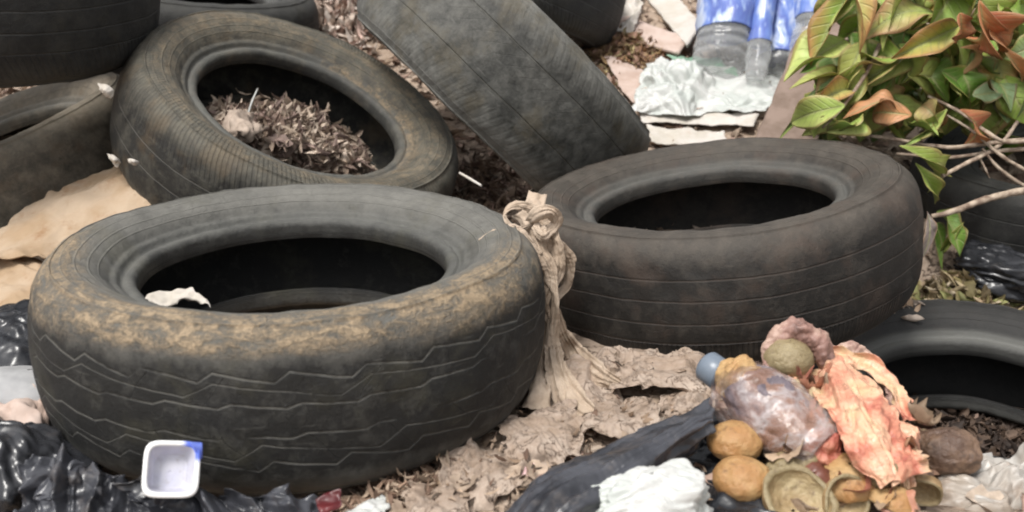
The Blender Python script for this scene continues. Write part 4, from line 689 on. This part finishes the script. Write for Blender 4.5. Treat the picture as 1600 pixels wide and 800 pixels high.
# dry curled leaves behind the half buried tyre
p = at(1490, 455, 1.74); pile('curled_dry_leaves', p[0], p[1], .075, .035, .07, 420, (.02, .05), [(.34, .27, .16), (.45, .34, .22), (.22, .18, .08), (.5, .42, .3), (.3, .3, .12)], 141, tilt=.9, zbase=p[2] - .035)
p = at(1395, 460, 1.66); pile('pale_scrap_leaves', p[0], p[1], .02, .015, .05, 40, (.02, .045), [(.6, .5, .42), (.5, .36, .25)], 142, tilt=.9, zbase=p[2] - .03)

# ------------------------------------------------------------------ leafy branches
def big_leaf(base, tip, w, ctip, cmid, seed, droop=.15, fold=.5, twist=0., wav=.25, curlt=0., ns=22):
    """one broad leaf from base to tip (world points): folded along the midrib, waved margin"""
    rs = np.random.RandomState(seed); B, T_ = np.array(base), np.array(tip); L = np.linalg.norm(T_ - B); s = np.linspace(0, 1, ns)
    ax = (T_ - B) / L; cd = np.array([0, -.75, .66]); up = cd - ax * (cd @ ax); up /= np.linalg.norm(up); ang = twist + rs.randn() * .35; sd_ = np.cross(up, ax)
    up, sd_ = up * math.cos(ang) + sd_ * math.sin(ang), sd_ * math.cos(ang) - up * math.sin(ang)
    P = np.zeros((ns, 9, 3)); C = np.zeros((ns, 9, 3)); q = np.linspace(-1, 1, 9); prof = np.sin(np.pi * s ** .85) ** .9; prof[0] = .08; prof[-1] = .02
    mid = B + ax * (s * L)[:, None] + up * (L * droop * np.sin(np.pi * s))[:, None] - up * (L * .35 * abs(curlt) * s ** 3)[:, None]; ph = rs.rand() * 6
    for k in range(9):
        ca_ = ang + curlt * 1.6 * s; ww = prof * w * .5 * abs(q[k]); wave = wav * w * .35 * abs(q[k]) ** 1.5 * np.sin(s * 9 + ph + (2.4 if q[k] > 0 else 0)) * prof
        tw = curlt * 1.4 * s; sk = sd_[None] * np.cos(tw)[:, None] + up[None] * np.sin(tw)[:, None]; uk = up[None] * np.cos(tw)[:, None] - sd_[None] * np.sin(tw)[:, None]
        P[:, k] = mid + sk * (np.sign(q[k]) * ww * math.cos(fold))[:, None] + uk * (ww * math.sin(fold) + wave)[:, None]
        f = np.clip(np.abs(q[k]) * .55 + s * .35 + .25 * fbm(P[:, k], .025, 3, seed), 0, 1)[:, None]; f = f * f * (3 - 2 * f)
        C[:, k] = np.array(cmid) * (1 - f) + np.array(ctip) * f
    C[:, 4] = C[:, 4] * .5 + np.array([.30, .30, .12]) * .5
    UVl = np.stack(np.meshgrid(s, q, indexing='ij'), -1).reshape(-1, 2)
    return P.reshape(-1, 3), C.reshape(-1, 3), gridfaces(ns, 9), UVl
G1, G2, G3 = (.23, .37, .06), (.36, .48, .11), (.10, .20, .04); YG = (.56, .60, .20); OR = (.58, .27, .11); PK = (.58, .32, .19); RD = (.52, .17, .10); TAN = (.55, .36, .2); GY = (.26, .36, .2)
# base px,py ; tip px,py ; width px ; distance ; tip colour ; middle colour
LV = [((1330, -20), (1262, 100), 46, 1.86, OR, G1), ((1300, -20), (1295, 40), 34, 1.95, OR, TAN), ((1395, 5), (1300, 75), 40, 1.90, G2, G1), ((1460, 20), (1348, 55), 42, 1.84, PK, G2), ((1500, 40), (1392, 92), 52, 1.80, OR, G2), ((1420, -20), (1375, 20), 40, 1.92, YG, G2),
      ((1500, -25), (1440, 60), 60, 1.86, G2, G1), ((1390, 95), (1290, 125), 36, 1.84, YG, TAN), ((1310, 120), (1248, 130), 26, 1.85, YG, YG), ((1350, 120), (1275, 142), 26, 1.86, GY, G1), ((1400, 110), (1345, 150), 30, 1.88, G1, G3),
      ((1530, 0), (1512, 75), 62, 1.78, RD, OR), ((1540, 20), (1568, 80), 56, 1.77, OR, RD), ((1500, 20), (1495, 70), 34, 1.77, RD, OR), ((1500, 75), (1505, 118), 18, 1.79, PK, TAN), ((1560, 70), (1600, 130), 28, 1.78, OR, TAN), ((1600, 40), (1560, 20), 40, 1.84, G2, G1), ((1620, 70), (1572, 90), 34, 1.82, G2, GY),
      ((1440, 100), (1475, 150), 50, 1.86, G1, (.10, .22, .03)), ((1500, 110), (1512, 165), 44, 1.82, (.2, .36, .05), (.12, .26, .03)), ((1470, 110), (1500, 168), 50, 1.84, G1, (.10, .24, .03)), ((1520, 85), (1562, 120), 28, 1.84, GY, G1), ((1520, 150), (1582, 138), 22, 1.80, GY, GY), ((1540, 120), (1580, 175), 28, 1.86, GY, G3),
      ((1400, 165), (1330, 172), 38, 1.79, OR, PK), ((1425, 180), (1360, 178), 30, 1.78, PK, OR), ((1320, 165), (1228, 190), 38, 1.80, YG, G2), ((1345, 180), (1300, 205), 40, 1.79, YG, G1), ((1300, 175), (1270, 210), 36, 1.80, YG, G2), ((1290, 160), (1255, 168), 26, 1.86, PK, (.3, .16, .12)), ((1330, 195), (1295, 218), 30, 1.78, G2, G1),
      ((1440, 165), (1475, 200), 40, 1.80, YG, TAN), ((1420, 195), (1465, 205), 28, 1.79, G2, G1), ((1480, 170), (1440, 210), 30, 1.81, YG, G2), ((1500, 172), (1512, 232), 32, 1.76, OR, RD), ((1450, 205), (1420, 222), 22, 1.80, G2, G1), ((1580, 100), (1600, 180), 24, 1.84, GY, G3), ((1565, 150), (1575, 190), 30, 1.86, G3, GY),
      ((1405, 228), (1462, 300), 34, 1.74, YG, G2), ((1430, 255), (1466, 322), 28, 1.73, YG, G1), ((1440, 240), (1470, 268), 24, 1.75, G2, YG), ((1465, 330), (1500, 400), 36, 1.78, G3, G1), ((1470, 395), (1505, 350), 20, 1.77, YG, G2), ((1455, 350), (1480, 410), 26, 1.80, G3, G1), ((1448, 330), (1452, 410), 16, 1.70, (.30, .24, .22), (.24, .2, .2))]
rs = np.random.RandomState(77)
for k in range(170):
    a, b = rs.uniform(1270, 1690), rs.uniform(-80, 205); an = rs.uniform(0, 6.3); ln = rs.uniform(50, 100)
    if a < 1330 and b < 60: continue
    cc = [G1, G2, G3, G3, G3, GY, G1][rs.randint(7)]; LV.append(((a, b), (a + ln * math.cos(an), b + abs(ln * math.sin(an)) * .7), rs.uniform(30, 55), rs.uniform(1.93, 2.25), cc, [G1, G3, G2][rs.randint(3)]))
groups = {'green': ([], [], [], 0), 'wilt': ([], [], [], 0)}
acc = {'foliage': [[], [], [], 0, []], 'wilted_leaf': [[], [], [], 0]}
lb_root = empty('leafy_branch', at(1500, 210, 1.85)); tag(lb_root, 'cut branch with big green and orange wilting leaves, upper right', 'branch')
for k in range(62):
    a, b = rs.uniform(1320, 1660), rs.uniform(-50, 150); an = rs.uniform(.2, 2.9); ln = rs.uniform(60, 105)
    cc = [YG, G2, G1, YG, G2, TAN, OR][rs.randint(7)]; LV.append(((a, b), (a + ln * math.cos(an), min(b + abs(ln * math.sin(an)), 225)), rs.uniform(34, 58), rs.uniform(1.83, 1.93), cc, [G1, G2, G2, YG][rs.randint(4)]))
for k, (b, t, w, Y, ct, cm) in enumerate(LV):
    dY = rs.uniform(-.05, .05); B = at(b[0], b[1], Y + dY); T_ = at(t[0], t[1], Y - dY); P, C, f, UVl = big_leaf(B, T_, w / FPX * Y * 1.45, ct, cm, 300 + k, droop=rs.uniform(-.05, .28), fold=rs.uniform(.1, 1.15), wav=rs.uniform(.15, .75), curlt=rs.uniform(-.9, .9))
    key = 'wilted_leaf' if cm in (OR, RD, PK) else 'foliage'; a = acc[key]
    if key == 'wilted_leaf':
        o = mesh_obj('wilted_leaf', P, f, GREEN, lb_root, origin=np.zeros(3), colors=C, uv=UVl, thick=.0004); o.location = -lb_root.location
    else: a[0].append(P); a[1].append(C); a[2].append(f + a[3]); a[3] += len(P); a[4].append(UVl)
a = acc['foliage']; o = mesh_obj('foliage', np.concatenate(a[0]), np.concatenate(a[2]), GREEN, lb_root, origin=np.zeros(3), colors=np.concatenate(a[1]), uv=np.concatenate(a[4]), thick=.0004); o.location = -lb_root.location
def twig(pts, rads, parent=lb_root, seed=0):
    o = tube('twig', pts, rads, TWIG, parent, origin=np.zeros(3), seed=seed, nu=70, rough=.3); o.location = -parent.location
twig([(1375, 70, 1.85), (1350, 120, 1.82), (1310, 175, 1.79), (1285, 200, 1.78)], [.004, .0035, .003, .002], seed=1)
twig([(1450, 150, 1.82), (1500, 175, 1.78), (1540, 205, 1.75), (1575, 222, 1.74), (1640, 215, 1.76)], [.0025, .003, .0035, .0035, .004], seed=2)
twig([(1480, 180, 1.80), (1520, 205, 1.77), (1560, 240, 1.74), (1600, 265, 1.73)], [.002, .0028, .003, .003], seed=3)
tb = empty('dry_twigs', at(1500, 250, 1.76)); tag(tb, 'bare crossing dry twigs below the wilting leaves at the right edge', 'twigs')
twig([(1330, 208, 1.82), (1400, 218, 1.80), (1480, 230, 1.78), (1560, 222, 1.76), (1650, 214, 1.76)], [.003, .0035, .004, .004, .005], tb, 4)
twig([(1400, 240, 1.78), (1480, 246, 1.76), (1560, 236, 1.75), (1650, 230, 1.76)], [.0025, .003, .0035, .004], tb, 5)
twig([(1472, 275, 1.71), (1510, 255, 1.73), (1545, 238, 1.75), (1570, 218, 1.77), (1590, 190, 1.80)], [.0035, .004, .004, .0035, .003], tb, 6)
twig([(1535, 232, 1.75), (1560, 262, 1.74), (1600, 290, 1.73), (1650, 312, 1.73)], [.002, .003, .0035, .004], tb, 7)
twig([(1455, 338, 1.68), (1490, 330, 1.68), (1545, 310, 1.69), (1600, 298, 1.70), (1660, 290, 1.72)], [.0035, .0055, .006, .006, .007], tb, 8)
twig([(1530, 245, 1.75), (1540, 265, 1.74), (1546, 278, 1.74)], [.002, .0018, .001], tb, 9)
twig([(398, 182, 1.84), (395, 160, 1.85), (404, 140, 1.86)], [.0012, .0016, .001], tb, 10) if False else tube('straw', [(388, 176, 1.84), (394, 158, 1.85), (403, 138, 1.86)], [.0016, .002, .0012], WHITEBAG, nu=14, nv=8, label='thin pale straw sticking up from the leaves inside the tilted tyre', cat='straw')
tube('straw', [(718, 270, 1.72), (735, 280, 1.70), (752, 290, 1.68)], [.0022, .0026, .002], PAPER, nu=16, nv=8, label='short pale stick beside the right end of the tilted tyre', cat='stick')
